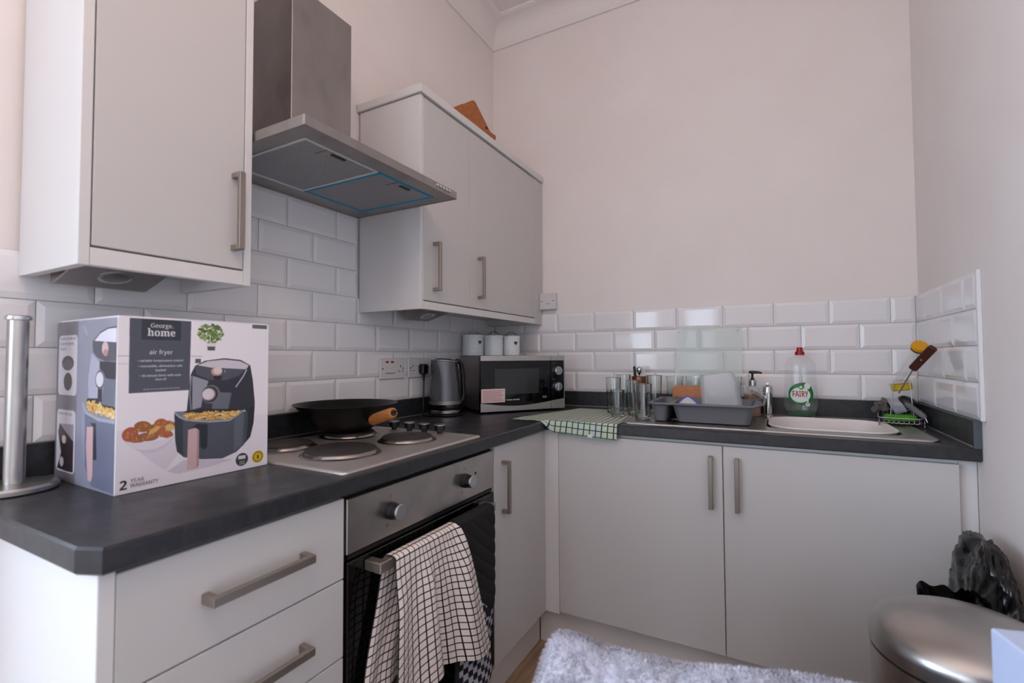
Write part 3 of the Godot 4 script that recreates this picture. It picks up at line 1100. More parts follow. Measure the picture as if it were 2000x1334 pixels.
func build_sink() -> void:
	var t := thing("sink_unit", "stainless steel inset sink with a drainer on its left", "sink", Vector3(0, TOP, 0))
	var outer := rrect(0.945, 0.484, 0.030, 6, Vector2(1.352, 0.300))
	var outer2 := rrect(0.937, 0.476, 0.028, 6, Vector2(1.352, 0.300))
	var outer3 := rrect(0.905, 0.444, 0.026, 6, Vector2(1.352, 0.300))
	var hole := rrect(0.392, 0.372, 0.10, 6, Vector2(1.565, 0.305))
	var hole2 := rrect(0.382, 0.362, 0.096, 6, Vector2(1.565, 0.305))
	var base := rrect(0.36, 0.34, 0.085, 6, Vector2(1.565, 0.305))
	put("top_plate", MB.new().loft([flat_ring(outer, 0.0005), flat_ring(outer, 0.003), flat_ring(outer2, 0.0065), flat_ring(outer3, 0.0065), flat_ring(rrect(0.895, 0.434, 0.025, 6, Vector2(1.352, 0.300)), 0.0035), flat_ring(hole, 0.0035), flat_ring(hole2, 0.0010), flat_ring(base, -0.165)], false, false).mesh(), M.steel, t)
	put("basin_floor", MB.new().loft([flat_ring(base, -0.168), flat_ring(base, -0.163)]).mesh(), M.steel, t)
	for i in 5:
		put("drainer_ridge", bx(0.945, 1.335, 0.0035, 0.0060, 0.178 + i * 0.045, 0.191 + i * 0.045, 0.0012), M.steel, t)
	# tap
	var tap := thing("mixer_tap", "chrome single-lever mixer tap behind the sink", "tap", Vector3(1.376, TOP + 0.0035, 0.115))
	put("body", MB.new().lathe([Vector2(0.022, 0), Vector2(0.022, 0.004), Vector2(0.0185, 0.008), Vector2(0.0185, 0.098)], 28).mesh(), M.chrome, tap)
	put("cartridge_cap", MB.new().lathe([Vector2(0.0190, 0.099), Vector2(0.0190, 0.118), Vector2(0.016, 0.127), Vector2(0.008, 0.131), Vector2(0, 0.132)], 28).mesh(), M.chrome, tap)
	var path := PackedVector3Array()
	for i in 13:
		var s := i / 12.0
		path.append(Vector3(-0.010 - 0.046 * s, 0.066 + 0.062 * s - 0.022 * s * s, 0.006 + 0.070 * s))
	put("spout", MB.new().tube(path, [0.0125, 0.0125, 0.012, 0.012, 0.0115, 0.0115, 0.011, 0.011, 0.0105, 0.0105, 0.010, 0.010, 0.0095], 16).mesh(), M.chrome, tap)
	put("lever", MB.new().tube(PackedVector3Array([Vector3(0, 0.122, 0), Vector3(0.0, 0.132, 0.02), Vector3(0, 0.138, 0.045)]), [0.007, 0.006, 0.005], 10).mesh(), M.chrome, tap)
	# white bowl standing in the sink
	var b0 := rrect(0.372, 0.350, 0.100, 7)
	var rings := []
	for s in [[-60, -0.150], [-10, 0.0], [0, 0.0035], [4, 0.006], [1, 0.009], [-6, 0.008], [-14, -0.006], [-66, -0.146]]:
		rings.append(flat_ring(rrect(0.372 + s[0] * 0.001, 0.350 + s[0] * 0.001, 0.100 + s[0] * 0.0005, 7), s[1]))
	single("washing_up_bowl", MB.new().loft(rings).mesh(), M.bowl_white, "white plastic bowl filling the sink basin", "bowl", Vector3(1.565, TOP + 0.002, 0.305))


# ------------------------------------------------------------------ printed carton

func fill_poly(im: Image, flat: Array, c: Color) -> void:
	var n := flat.size() / 2
	var y0 := 100000.0
	var y1 := -100000.0
	for i in n:
		y0 = min(y0, flat[i * 2 + 1])
		y1 = max(y1, flat[i * 2 + 1])
	for y in range(max(0, int(y0)), min(im.get_height() - 1, int(y1)) + 1):
		var xs := []
		var fy := y + 0.5
		for i in n:
			var ax: float = flat[i * 2]
			var ay: float = flat[i * 2 + 1]
			var bx_: float = flat[(i * 2 + 2) % flat.size()]
			var by: float = flat[(i * 2 + 3) % flat.size()]
			if (ay <= fy) != (by <= fy):
				xs.append(ax + (fy - ay) / (by - ay) * (bx_ - ax))
		xs.sort()
		for k in range(0, xs.size() - 1, 2):
			var a: int = clampi(roundi(xs[k]), 0, im.get_width())
			var b: int = clampi(roundi(xs[k + 1]), 0, im.get_width())
			if b > a:
				im.fill_rect(Rect2i(a, y, b - a, 1), c)


func fill_ellipse(im: Image, cx: float, cy: float, rx: float, ry: float, c: Color, turn := 0.0) -> void:
	var p := []
	for i in 36:
		var an := TAU * i / 36.0
		var q := Vector2(cos(an) * rx, sin(an) * ry).rotated(turn)
		p.append(cx + q.x)
		p.append(cy + q.y)
	fill_poly(im, p, c)


func line_band(im: Image, pts: Array, width: float, c: Color) -> void:
	for i in range(0, pts.size() - 2, 2):
		var a := Vector2(pts[i], pts[i + 1])
		var b := Vector2(pts[i + 2], pts[i + 3])
		var d := (b - a).normalized().orthogonal() * width / 2
		fill_poly(im, [a.x + d.x, a.y + d.y, b.x + d.x, b.y + d.y, b.x - d.x, b.y - d.y, a.x - d.x, a.y - d.y], c)
		fill_ellipse(im, b.x, b.y, width / 2, width / 2, c)


func c8(r: int, g: int, b: int) -> Color:
	return Color8(r, g, b)


func front_print() -> ImageTexture:
	var im := image_of(900, 1000, c8(238, 233, 238))
	var r := RandomNumberGenerator.new()
	r.seed = 4
	# kitchen backdrop printed behind the product
	fill_poly(im, [0, 640, 900, 640, 900, 1000, 0, 1000], c8(230, 225, 232))
	fill_poly(im, [0, 216, 52, 216, 52, 222, 0, 222], c8(190, 180, 180))
	fill_poly(im, [0, 262, 52, 262, 52, 266, 0, 266], c8(200, 190, 190))
	fill_poly(im, [380, 219, 450, 219, 450, 224, 380, 224], c8(185, 178, 182))
	fill_poly(im, [406, 238, 440, 238, 440, 266, 406, 266], c8(96, 96, 100))
	fill_poly(im, [113, 779, 294, 736, 317, 827, 286, 865, 248, 909, 183, 854], c8(216, 210, 219))
	fill_poly(im, [256, 919, 348, 867, 657, 919, 495, 940, 316, 945], c8(206, 199, 209))
	# dark text panel
	fill_poly(im, [52, 0, 379, 0, 375, 434, 54, 434], c8(80, 84, 95))
	fill_poly(im, [111, 0, 321, 0, 321, 124, 111, 124], c8(52, 55, 66))
	var fx := 126
	while fx < 308:
		var fw := r.randi_range(5, 14)
		fill_poly(im, [fx, 413, fx + fw, 413, fx + fw, 420, fx, 420], c8(150, 150, 160))
		fx += fw + 3
	# herb plant in a white pot
	fill_poly(im, [470, 126, 536, 126, 528, 186, 478, 186], c8(226, 222, 224))
	fill_poly(im, [478, 158, 528, 158, 525, 184, 481, 184], c8(88, 92, 90))
	for i in 150:
		var an := r.randf() * TAU
		var d := sqrt(r.randf())
		var g := [c8(96, 124, 58), c8(124, 150, 76), c8(150, 172, 104), c8(76, 102, 46)][r.randi() % 4] as Color
		fill_ellipse(im, 500 + cos(an) * d * 80, 72 + sin(an) * d * 60, r.randf_range(6, 13), r.randf_range(4, 8), g, r.randf() * TAU)
	# plate of chicken
	for q in [[66, 669, 40, 42], [127, 632, 44, 32], [99, 700, 40, 26], [183, 655, 40, 30], [155, 695, 55, 26], [241, 685, 50, 26], [256, 640, 44, 28], [219, 630, 36, 34]]:
		fill_ellipse(im, q[0], q[1], q[2], q[3], c8(150 + r.randi() % 30, 82 + r.randi() % 20, 52 + r.randi() % 14), r.randf() * 0.6)
		for k in 7:
			fill_ellipse(im, q[0] + r.randf_range(-26, 26), q[1] + r.randf_range(-16, 16), r.randf_range(4, 11), r.randf_range(3, 7), c8(186, 112 + r.randi() % 30, 70), r.randf() * 3)
	fill_ellipse(im, 186, 660, 34, 14, c8(212, 172, 92), -0.6)
	fill_ellipse(im, 268, 655, 26, 20, c8(214, 184, 112), 0.3)
	fill_poly(im, [28, 700, 53, 730, 86, 758, 137, 787, 190, 792, 241, 771, 292, 726, 296, 706, 240, 722, 183, 726, 86, 720], c8(222, 217, 226))
	fill_poly(im, [86, 758, 137, 787, 190, 792, 241, 771, 292, 726, 290, 716, 240, 756, 190, 774, 137, 770], c8(205, 199, 211))
	# fryer body
	fill_poly(im, [361, 567, 371, 443, 381, 336, 406, 282, 464, 251, 587, 235, 698, 247, 766, 285, 786, 388, 803, 549, 799, 599, 730, 593, 345, 566], c8(52, 54, 64))
	fill_poly(im, [419, 279, 481, 254, 587, 244, 694, 255, 757, 286, 737, 312, 498, 295], c8(206, 202, 210))
	fill_poly(im, [406, 284, 498, 295, 737, 312, 683, 359, 595, 383, 498, 375, 414, 337], c8(84, 86, 96))
	fill_poly(im, [391, 345, 489, 383, 455, 485, 446, 548, 393, 561], c8(152, 152, 164))
	fill_poly(im, [515, 455, 639, 469, 617, 582, 514, 573], c8(104, 108, 119))
	line_band(im, [742, 314, 715, 365, 668, 430], 8, c8(190, 190, 200))
	line_band(im, [386, 560, 378, 470, 384, 350], 6, c8(150, 152, 160))
	fill_poly(im, [735, 593, 803, 570, 796, 689, 773, 786, 724, 833], c8(40, 43, 52))
	line_band(im, [745, 600, 748, 700, 738, 800], 6, c8(90, 94, 104))
	fill_ellipse(im, 540, 322, 36, 30, c8(190, 150, 140))
	fill_ellipse(im, 545, 316, 28, 24, c8(226, 206, 202))
	fill_poly(im, [520, 348, 575, 352, 568, 380, 522, 374], c8(40, 42, 50))
	line_band(im, [596, 312, 590, 322, 598, 332], 4, c8(170, 170, 176))
	fill_ellipse(im, 505, 470, 58, 60, c8(112, 116, 124))
	fill_ellipse(im, 500, 470, 50, 52, c8(52, 54, 64))
	fill_ellipse(im, 491, 469, 42, 40, c8(196, 150, 138))
	fill_ellipse(im, 488, 468, 35, 34, c8(214, 212, 220))
	# drawer with chips
	fill_poly(im, [291, 561, 341, 565, 413, 572, 730, 593, 715, 621, 630, 649, 497, 643, 357, 616, 317, 594], c8(120, 124, 134))
	fill_poly(im, [345, 566, 413, 556, 706, 585, 677, 632, 585, 638, 446, 623, 365, 599], c8(44, 40, 42))
	for i in 150:
		var u := r.randf()
		var cx := 360 + u * 320
		var cy := 600 + u * 18 + r.randf_range(-20, 20)
		var g := [c8(222, 182, 104), c8(206, 156, 76), c8(236, 208, 144), c8(184, 126, 60)][r.randi() % 4] as Color
		fill_ellipse(im, cx, cy, r.randf_range(12, 26), r.randf_range(4, 7), g, r.randf_range(-0.9, 0.9))
	fill_poly(im, [291, 572, 317, 600, 357, 624, 497, 651, 630, 657, 725, 605, 740, 600, 732, 829, 676, 874, 583, 901, 453, 882, 348, 850, 309, 808, 298, 736], c8(78, 84, 94))
	fill_poly(im, [291, 572, 317, 600, 340, 615, 345, 840, 312, 806, 298, 736], c8(56, 60, 70))
	fill_poly(im, [660, 650, 722, 612, 716, 826, 660, 866], c8(94, 100, 110))
	line_band(im, [294, 566, 318, 593, 357, 617, 497, 645, 630, 651, 722, 598], 8, c8(148, 152, 162))
	fill_poly(im, [388, 682, 421, 650, 488, 663, 487, 810, 466, 823, 445, 803, 439, 693, 413, 676], c8(40, 44, 52))
	fill_poly(im, [371, 684, 413, 676, 436, 693, 437, 920, 422, 935, 368, 931], c8(206, 174, 174))
	fill_poly(im, [425, 688, 436, 693, 437, 920, 424, 932], c8(176, 142, 144))
	# badges
	fill_ellipse(im, 716, 932, 43, 44, c8(60, 58, 64))
	fill_poly(im, [692, 904, 742, 906, 740, 930, 690, 928], c8(214, 210, 214))
	for yy in [944, 958]:
		fill_poly(im, [698, yy, 736, yy + 2, 736, yy + 7, 698, yy + 5], c8(190, 188, 192))
	fill_ellipse(im, 830, 933, 42, 42, c8(206, 172, 24))
	for i in 20:
		var an := TAU * i / 20.0
		fill_ellipse(im, 830 + cos(an) * 33, 933 + sin(an) * 33, 3, 5, c8(70, 60, 20), an)
	fill_ellipse(im, 830, 933, 17, 18, c8(226, 196, 50))
	fill_poly(im, [824, 920, 836, 920, 838, 946, 822, 946], c8(60, 50, 24))
	return ImageTexture.create_from_image(im)


func side_print() -> ImageTexture:
	var im := image_of(800, 1000, c8(146, 148, 164))
	var r := RandomNumberGenerator.new()
	r.seed = 9
	fill_poly(im, [0, 0, 304, 0, 304, 1000, 0, 1000], c8(116, 112, 118))
	for q in [[28, 86, 300, 463], [24, 556, 296, 944]]:
		var k := rrect(q[2] - q[0], q[3] - q[1], 30, 5, Vector2((q[0] + q[2]) / 2.0, (q[1] + q[3]) / 2.0))
		var flat := []
		for p in k:
			flat.append(p.x)
			flat.append(p.y)
		fill_poly(im, flat, c8(206, 200, 208))
	for q in [[50, 276, 108], [50, 246, 140], [50, 132, 173], [44, 236, 582]]:
		var x: int = q[0]
		while x < q[1]:
			var w := r.randi_range(16, 44)
			fill_poly(im, [x, q[2] - 9, min(x + w, q[1]), q[2] - 9, min(x + w, q[1]), q[2] + 7, x, q[2] + 7], c8(150, 146, 152))
			x += w + 9
	fill_ellipse(im, 165, 261, 88, 46, c8(66, 60, 64))
	fill_ellipse(im, 165, 270, 74, 30, c8(92, 86, 88))
	fill_ellipse(im, 172, 378, 62, 56, c8(74, 66, 66))
	fill_poly(im, [67, 646, 273, 747, 274, 934, 191, 937, 39, 930, 97, 828, 44, 700], c8(54, 44, 48))
	fill_poly(im, [67, 646, 273, 640, 273, 747], c8(150, 142, 150))
	fill_ellipse(im, 135, 742, 32, 26, c8(210, 196, 186))
	fill_ellipse(im, 107, 883, 30, 30, c8(196, 186, 184))
	# fryer
	fill_poly(im, [784, 60, 687, 62, 602, 85, 540, 119, 500, 140, 800, 146, 800, 60], c8(226, 226, 240))
	line_band(im, [520, 128, 602, 82, 700, 58, 800, 56], 7, c8(40, 42, 52))
	fill_poly(im, [504, 127, 513, 195, 566, 227, 669, 249, 800, 248, 800, 142], c8(86, 88, 100))
	fill_ellipse(im, 666, 175, 40, 40, c8(214, 190, 188))
	fill_ellipse(im, 672, 200, 30, 20, c8(186, 140, 124))
	fill_poly(im, [495, 200, 557, 232, 601, 258, 591, 465, 547, 482, 465, 463, 456, 361], c8(178, 178, 198))
	fill_poly(im, [601, 249, 800, 253, 800, 356, 669, 346, 601, 285], c8(52, 54, 64))
	fill_poly(im, [669, 350, 800, 352, 790, 505, 634, 499], c8(110, 118, 132))
	fill_poly(im, [446, 473, 600, 465, 634, 499, 800, 507, 800, 552, 455, 530], c8(42, 40, 46))
	fill_poly(im, [591, 300, 640, 300, 640, 490, 585, 470], c8(46, 48, 58))
	fill_ellipse(im, 612, 357, 62, 56, c8(120, 124, 136))
	fill_ellipse(im, 606, 357, 54, 50, c8(46, 48, 58))
	fill_ellipse(im, 606, 356, 48, 44, c8(220, 220, 230))
	for i in 110:
		var u := r.randf()
		var g := [c8(230, 188, 104), c8(240, 216, 156), c8(206, 152, 70)][r.randi() % 3] as Color
		fill_ellipse(im, 465 + u * 330, 512 + u * 36 + r.randf_range(-22, 26), r.randf_range(14, 34), r.randf_range(5, 9), g, r.randf_range(-0.9, 0.9))
	fill_poly(im, [379, 510, 436, 563, 599, 600, 800, 602, 800, 992, 525, 985, 423, 854, 386, 725], c8(112, 118, 140))
	fill_poly(im, [379, 510, 420, 550, 440, 860, 423, 854, 386, 725], c8(150, 156, 178))
	line_band(im, [382, 500, 436, 558, 599, 588, 800, 592], 18, c8(170, 174, 190))
	fill_poly(im, [500, 614, 572, 613, 589, 822, 541, 830, 536, 643], c8(52, 56, 68))
	fill_poly(im, [454, 642, 537, 634, 540, 923, 521, 961, 479, 951, 447, 756], c8(214, 178, 180))
	# strip of clear tape at the top
	fill_poly(im, [330, 30, 346, 20, 440, 60, 430, 95, 384, 73, 335, 151, 320, 130], c8(152, 154, 168))
	line_band(im, [384, 30, 425, 90], 6, c8(196, 198, 210))
	return ImageTexture.create_from_image(im)


func build_carton() -> void:
	var w := 0.302
	var d := 0.280
	var h := 0.334
	var t := thing("air_fryer_carton", "white printed air fryer box standing on the worktop near end", "box", Vector3(0.320, TOP, 1.924), -0.025)
	put("carton_body", bx(-d, 0, 0, h, -w, 0, 0.0015), M.carton_white, t)
	var m := mat("front_print", Color(1, 1, 1), 0.32)
	m.albedo_texture = front_print()
	var f := MB.new()
	f.quad(Vector3(0.0006, 0.0015, -0.0015), Vector3(0.0006, 0.0015, -w + 0.0015), Vector3(0.0006, h - 0.0015, -w + 0.0015), Vector3(0.0006, h - 0.0015, -0.0015), true)
	put("front_print", f.mesh(), m, t)
	m = mat("side_print", Color(1, 1, 1), 0.32)
	m.albedo_texture = side_print()
	f = MB.new()
	f.quad(Vector3(-d + 0.0015, 0.0015, 0.0006), Vector3(-0.0015, 0.0015, 0.0006), Vector3(-0.0015, h - 0.0015, 0.0006), Vector3(-d + 0.0015, h - 0.0015, 0.0006), true)
	put("side_print", f.mesh(), m, t)
	put("top_flap", bx(-d + 0.004, -0.004, h, h + 0.0025, -w * 0.49, -0.004, 0.0005), M.carton_white, t)
	put("top_flap", bx(-d + 0.004, -0.004, h, h + 0.0025, -w + 0.004, -w * 0.51, 0.0005), M.carton_white, t)
	put("torn_tab", bx(-0.008, 0.0012, h - 0.010, h - 0.001, -w + 0.006, -w + 0.042, 0.0005), M.tray_grey, t)
	var at := func(u: float, v: float) -> Vector3: return Vector3(0.0010, h * (1.0 - v / 1000.0), -w * u / 900.0)
	var white: Material = M.print_white
	lettering("George.", t, white, w * 118 / 900, 0, at.call(220, 46), FACE_X, "Droid Serif", 400)
	lettering("home", t, white, w * 146 / 900, h * 46 / 1000, at.call(217, 82), FACE_X, "Droid Serif", 700)
	lettering("air fryer", t, white, w * 122 / 900, 0, at.call(217, 203), FACE_X)
	for q in [["• variable temperature control", 236, 251], ["• removable, dishwasher safe", 230, 282], ["basket", 54, 306], ["• 30 minute timer with auto", 216, 337], ["shut off", 58, 360]]:
		lettering(q[0], t, white, w * q[1] / 900.0, 0, at.call(217, q[2]), FACE_X)
	lettering("2", t, M.print_dark, 0, h * 52 / 1000, at.call(24, 947), FACE_X, "Droid Sans", 700, true)
	lettering("YEAR", t, M.print_grey, 0, h * 22 / 1000, at.call(74, 930), FACE_X, "Droid Sans", 400, true)
	lettering("WARRANTY", t, M.print_grey, w * 140 / 900, h * 22 / 1000, at.call(74, 957), FACE_X, "Droid Sans", 400, true)


func build_towel_holder() -> void:
	var t := thing("kitchen_roll_holder", "brushed steel kitchen roll holder left of the air fryer box", "holder", Vector3(0.100, TOP, 1.996))
	put("base", MB.new().lathe([Vector2(0.062, 0), Vector2(0.066, 0.003), Vector2(0.066, 0.010), Vector2(0.062, 0.014), Vector2(0.03, 0.016), Vector2(0.0, 0.016)], 56).mesh(), M.steel, t)
	put("pole", MB.new().lathe([Vector2(0.0158, 0.0155), Vector2(0.0158, 0.330)], 36).mesh(), M.steel, t)
	put("cap", MB.new().lathe([Vector2(0.0165, 0.330), Vector2(0.0198, 0.331), Vector2(0.0205, 0.334), Vector2(0.0198, 0.338), Vector2(0.0165, 0.340), Vector2(0, 0.3405)], 36).mesh(), M.chrome, t)


func build_wok() -> void:
	var t := thing("wok", "black iron wok with a wooden handle on the rear hotplate", "wok", Vector3(0.172, TOP + 0.0187, 1.238))
	var prof := [Vector2(0.066, 0.0), Vector2(0.074, 0.002), Vector2(0.086, 0.010), Vector2(0.104, 0.026), Vector2(0.122, 0.046), Vector2(0.138, 0.066), Vector2(0.152, 0.081), Vector2(0.1615, 0.0865), Vector2(0.163, 0.0880), Vector2(0.1612, 0.0885), Vector2(0.150, 0.0828), Vector2(0.136, 0.068), Vector2(0.120, 0.048), Vector2(0.102, 0.028), Vector2(0.084, 0.012), Vector2(0.064, 0.004), Vector2(0.0, 0.0035)]
	put("pan", MB.new().lathe(prof, 64).mesh(), M.wok_iron, t)
	var a := deg_to_rad(17.0)
	var dir := Vector3(cos(a), 0.0, sin(a))
	var path := PackedVector3Array()
	var rad := []
	var hs := [[0.170, 0.048, 0.012], [0.176, 0.049, 0.0150], [0.190, 0.053, 0.0165], [0.22, 0.061, 0.0168], [0.25, 0.069, 0.0165], [0.275, 0.076, 0.0160], [0.288, 0.0795, 0.0150], [0.291, 0.080, 0.0120]]
	for q in hs:
		path.append(dir * q[0] + Vector3(0, q[1], 0))
		rad.append(q[2])
	var h := put("handle", MB.new().tube(path, rad, 24).mesh(), M.pale_wood, t)
	put("ferrule", MB.new().tube(PackedVector3Array([dir * 0.136 + Vector3(0, 0.052, 0), dir * 0.155 + Vector3(0, 0.046, 0), dir * 0.174 + Vector3(0, 0.049, 0)]), [0.011, 0.012, 0.0125], 16).mesh(), M.black_plastic, h)
	var e := dir * 0.2912 + Vector3(0, 0.0800, 0)
	var tip := (dir + Vector3(0, 0.28, 0)).normalized()
	put("end_plug", MB.new().tube(PackedVector3Array([e - tip * 0.004, e + tip * 0.0016]), 0.0088, 20).mesh(), M.black_plastic, h)
	put("hanging_ring", MB.new().tube(PackedVector3Array([e, e + tip * 0.014 + Vector3(0, 0.001, 0), e + tip * 0.022 + Vector3(0, 0.002, 0)]), 0.0022, 8).mesh(), M.black_plastic, h)


func build_sockets() -> void:
	# on the cooker wall; local x runs to the right as seen, local z out of the wall
	for i in 2:
		var zc := 0.8515 if i == 0 else 0.683
		var t := thing("double_socket", ["white double socket with two red neon indicators beside the wok", "white double socket behind the kettle plug"][i], "socket", Vector3(0.0105, 1.119, zc), PI / 2, "white wall sockets")
		put("faceplate", bx(-0.074, 0.074, -0.043, 0.043, 0, 0.009, 0.003), M.white_plastic, t)
		for s in [-1, 1]:
			put("screw", MB.new().lathe([Vector2(0.0032, 0), Vector2(0.0032, 0.0008), Vector2(0, 0.001)], 12).mesh(), M.slot_dark, t, Vector3(s * 0.060, 0, 0.009), Vector3(PI / 2, 0, 0))
		var xs := [0.046] if i == 0 else [-0.046, 0.046]
		for x in xs:
			put("pin_hole", bx(x - 0.0022, x + 0.0022, 0.004, 0.013, 0.0087, 0.0094), M.slot_dark, t)
			for s in [-1, 1]:
				put("pin_hole", bx(x + s * 0.011 - 0.0032, x + s * 0.011 + 0.0032, -0.0135, -0.0095, 0.0087, 0.0094), M.slot_dark, t)
		if i == 0:
			for x in [-0.035, -0.005]:
				put("neon_indicator", bx(x - 0.0085, x + 0.0085, 0.023, 0.031, 0.0088, 0.0102, 0.0006), M.rocker_red, t)
			put("rocker", bx(-0.046, 0.012, -0.018, 0.010, 0.009, 0.0125, 0.0012), M.white_plastic, t)
			put("rocker_line", bx(-0.044, 0.010, -0.0200, -0.0185, 0.0087, 0.0096), M.slot_dark, t)
		else:
			for x in [-0.016, 0.016]:
				put("rocker", bx(x - 0.007, x + 0.007, 0.008, 0.026, 0.009, 0.0125, 0.001), M.white_plastic, t)
	var s := thing("fused_switch", "white switch box on the painted wall beside the two-door wall cabinet", "switch", Vector3(0.352, 1.460, 0.001))
	put("back_box", bx(-0.042, 0.042, -0.042, 0.042, 0, 0.026, 0.002), M.white_plastic, s)
	put("faceplate", bx(-0.045, 0.045, -0.045, 0.045, 0.026, 0.035, 0.003), M.white_plastic, s)
	for x in [-0.033, 0.033]:
		put("screw", MB.new().lathe([Vector2(0.003, 0), Vector2(0.003, 0.0008), Vector2(0, 0.001)], 12).mesh(), M.slot_dark, s, Vector3(x, 0, 0.035), Vector3(PI / 2, 0, 0))
	put("fuse_holder", bx(-0.010, 0.012, -0.016, 0.012, 0.0345, 0.0370, 0.0012), M.white_plastic, s)
	put("slot", bx(-0.008, 0.010, -0.0150, -0.0130, 0.0365, 0.0374), M.slot_dark, s)


func build_kettle() -> void:
	var t := thing("kettle", "dark glossy jug kettle plugged in beside the microwave", "kettle", Vector3(0.124, TOP, 0.632), deg_to_rad(66.0))
	# local +x: spout side is -x, handle side is +x
	put("power_base", MB.new().lathe([Vector2(0.074, 0.001), Vector2(0.078, 0.004), Vector2(0.078, 0.009), Vector2(0.072, 0.013), Vector2(0.0, 0.013)], 48).mesh(), M.black_plastic, t)
	put("chrome_ring", MB.new().lathe([Vector2(0.0725, 0.0135), Vector2(0.0735, 0.0145), Vector2(0.0735, 0.0250), Vector2(0.0725, 0.0262), Vector2(0.06, 0.0262)], 48).mesh(), M.chrome, t)
	put("lower_band", MB.new().lathe([Vector2(0.0722, 0.0265), Vector2(0.0727, 0.0275), Vector2(0.0722, 0.0500), Vector2(0.06, 0.0502)], 48).mesh(), M.black_gloss, t)
	put("silver_band", MB.new().lathe([Vector2(0.0718, 0.0505), Vector2(0.0718, 0.0660), Vector2(0.0700, 0.0663)], 48).mesh(), M.hood_steel, t)
	# tapered body whose mouth slopes and pulls out into a spout
	var rings := []
	for i in 9:
		var s := i / 8.0
		var ring := PackedVector3Array()
		for j in 48:
			var an := -TAU * j / 48.0
			var r: float = lerp(0.0712, 0.0520, s)
			var sp: float = pow(max(0.0, cos(an - PI)), 6.0) * 0.016 * smoothstep(0.45, 1.0, s)
			var y: float = lerp(0.0665, 0.236 - 0.006 * cos(an), s)
			ring.append(Vector3((r + sp) * cos(an), y, (r + sp) * sin(an)))
		rings.append(ring)
	put("jug", MB.new().loft(rings).mesh(), M.dark_grey_gloss, t)
	var rim := PackedVector3Array()
	for j in 48:
		var an := -TAU * j / 48.0
		var r := 0.0525 + pow(max(0.0, cos(an - PI)), 6.0) * 0.016
		rim.append(Vector3(r * cos(an), 0.2375 - 0.006 * cos(an), r * sin(an)))
	put("rim", MB.new().tube(rim, 0.0030, 8, true).mesh(), M.chrome, t)
	put("lid", MB.new().lathe([Vector2(0.049, 0.0), Vector2(0.047, 0.006), Vector2(0.030, 0.010), Vector2(0.0, 0.011)], 40).mesh(), M.black_plastic, t, Vector3(0, 0.2375, 0), Vector3(0, 0, -0.11))
	var hp := PackedVector3Array()
	for q in [[0.046, 0.232], [0.062, 0.238], [0.078, 0.226], [0.086, 0.195], [0.090, 0.150], [0.092, 0.105], [0.090, 0.070], [0.074, 0.052]]:
		hp.append(Vector3(q[0], q[1], 0))
	put("handle", MB.new().tube(smooth_path(hp, 4), 0.0095, 12).mesh(), M.black_plastic, t)
	# plug and cord, given in room coordinates
	var inv := t.transform.affine_inverse()
	var plug := MB.new()
	plug.box(Vector3(0, 0, 0.014), Vector3(0.042, 0.044, 0.026), 0.006)
	var po := put("plug", plug.mesh(), M.black_plastic, t)
	po.transform = inv * Transform3D(FACE_X, Vector3(0.0215, 1.113, 0.674))
	var cord := PackedVector3Array()
	for q in [[0.036, 1.094, 0.674], [0.037, 1.066, 0.674], [0.038, 1.03, 0.676], [0.040, 0.985, 0.680], [0.046, 0.945, 0.690], [0.060, 0.922, 0.706], [0.085, 0.9155, 0.716], [0.110, 0.9155, 0.712]]:
		cord.append(inv * Vector3(q[0], q[1], q[2]))
	var co := put("cord", MB.new().tube(smooth_path(cord, 5), 0.0033, 10).mesh(), M.black_plastic, t)
	put("strain_relief", MB.new().tube(PackedVector3Array([inv * Vector3(0.036, 1.097, 0.674), inv * Vector3(0.0365, 1.082, 0.674), inv * Vector3(0.037, 1.062, 0.674)]), [0.010, 0.006, 0.0042], 12).mesh(), M.black_plastic, co)


func smooth_path(p: PackedVector3Array, k: int) -> PackedVector3Array:
	var o := PackedVector3Array()
	for i in p.size() - 1:
		var a := p[max(0, i - 1)]
		var d := p[min(p.size() - 1, i + 2)]
		for j in k:
			o.append(p[i].cubic_interpolate(p[i + 1], a, d, float(j) / k))
	o.append(p[-1])
	return o


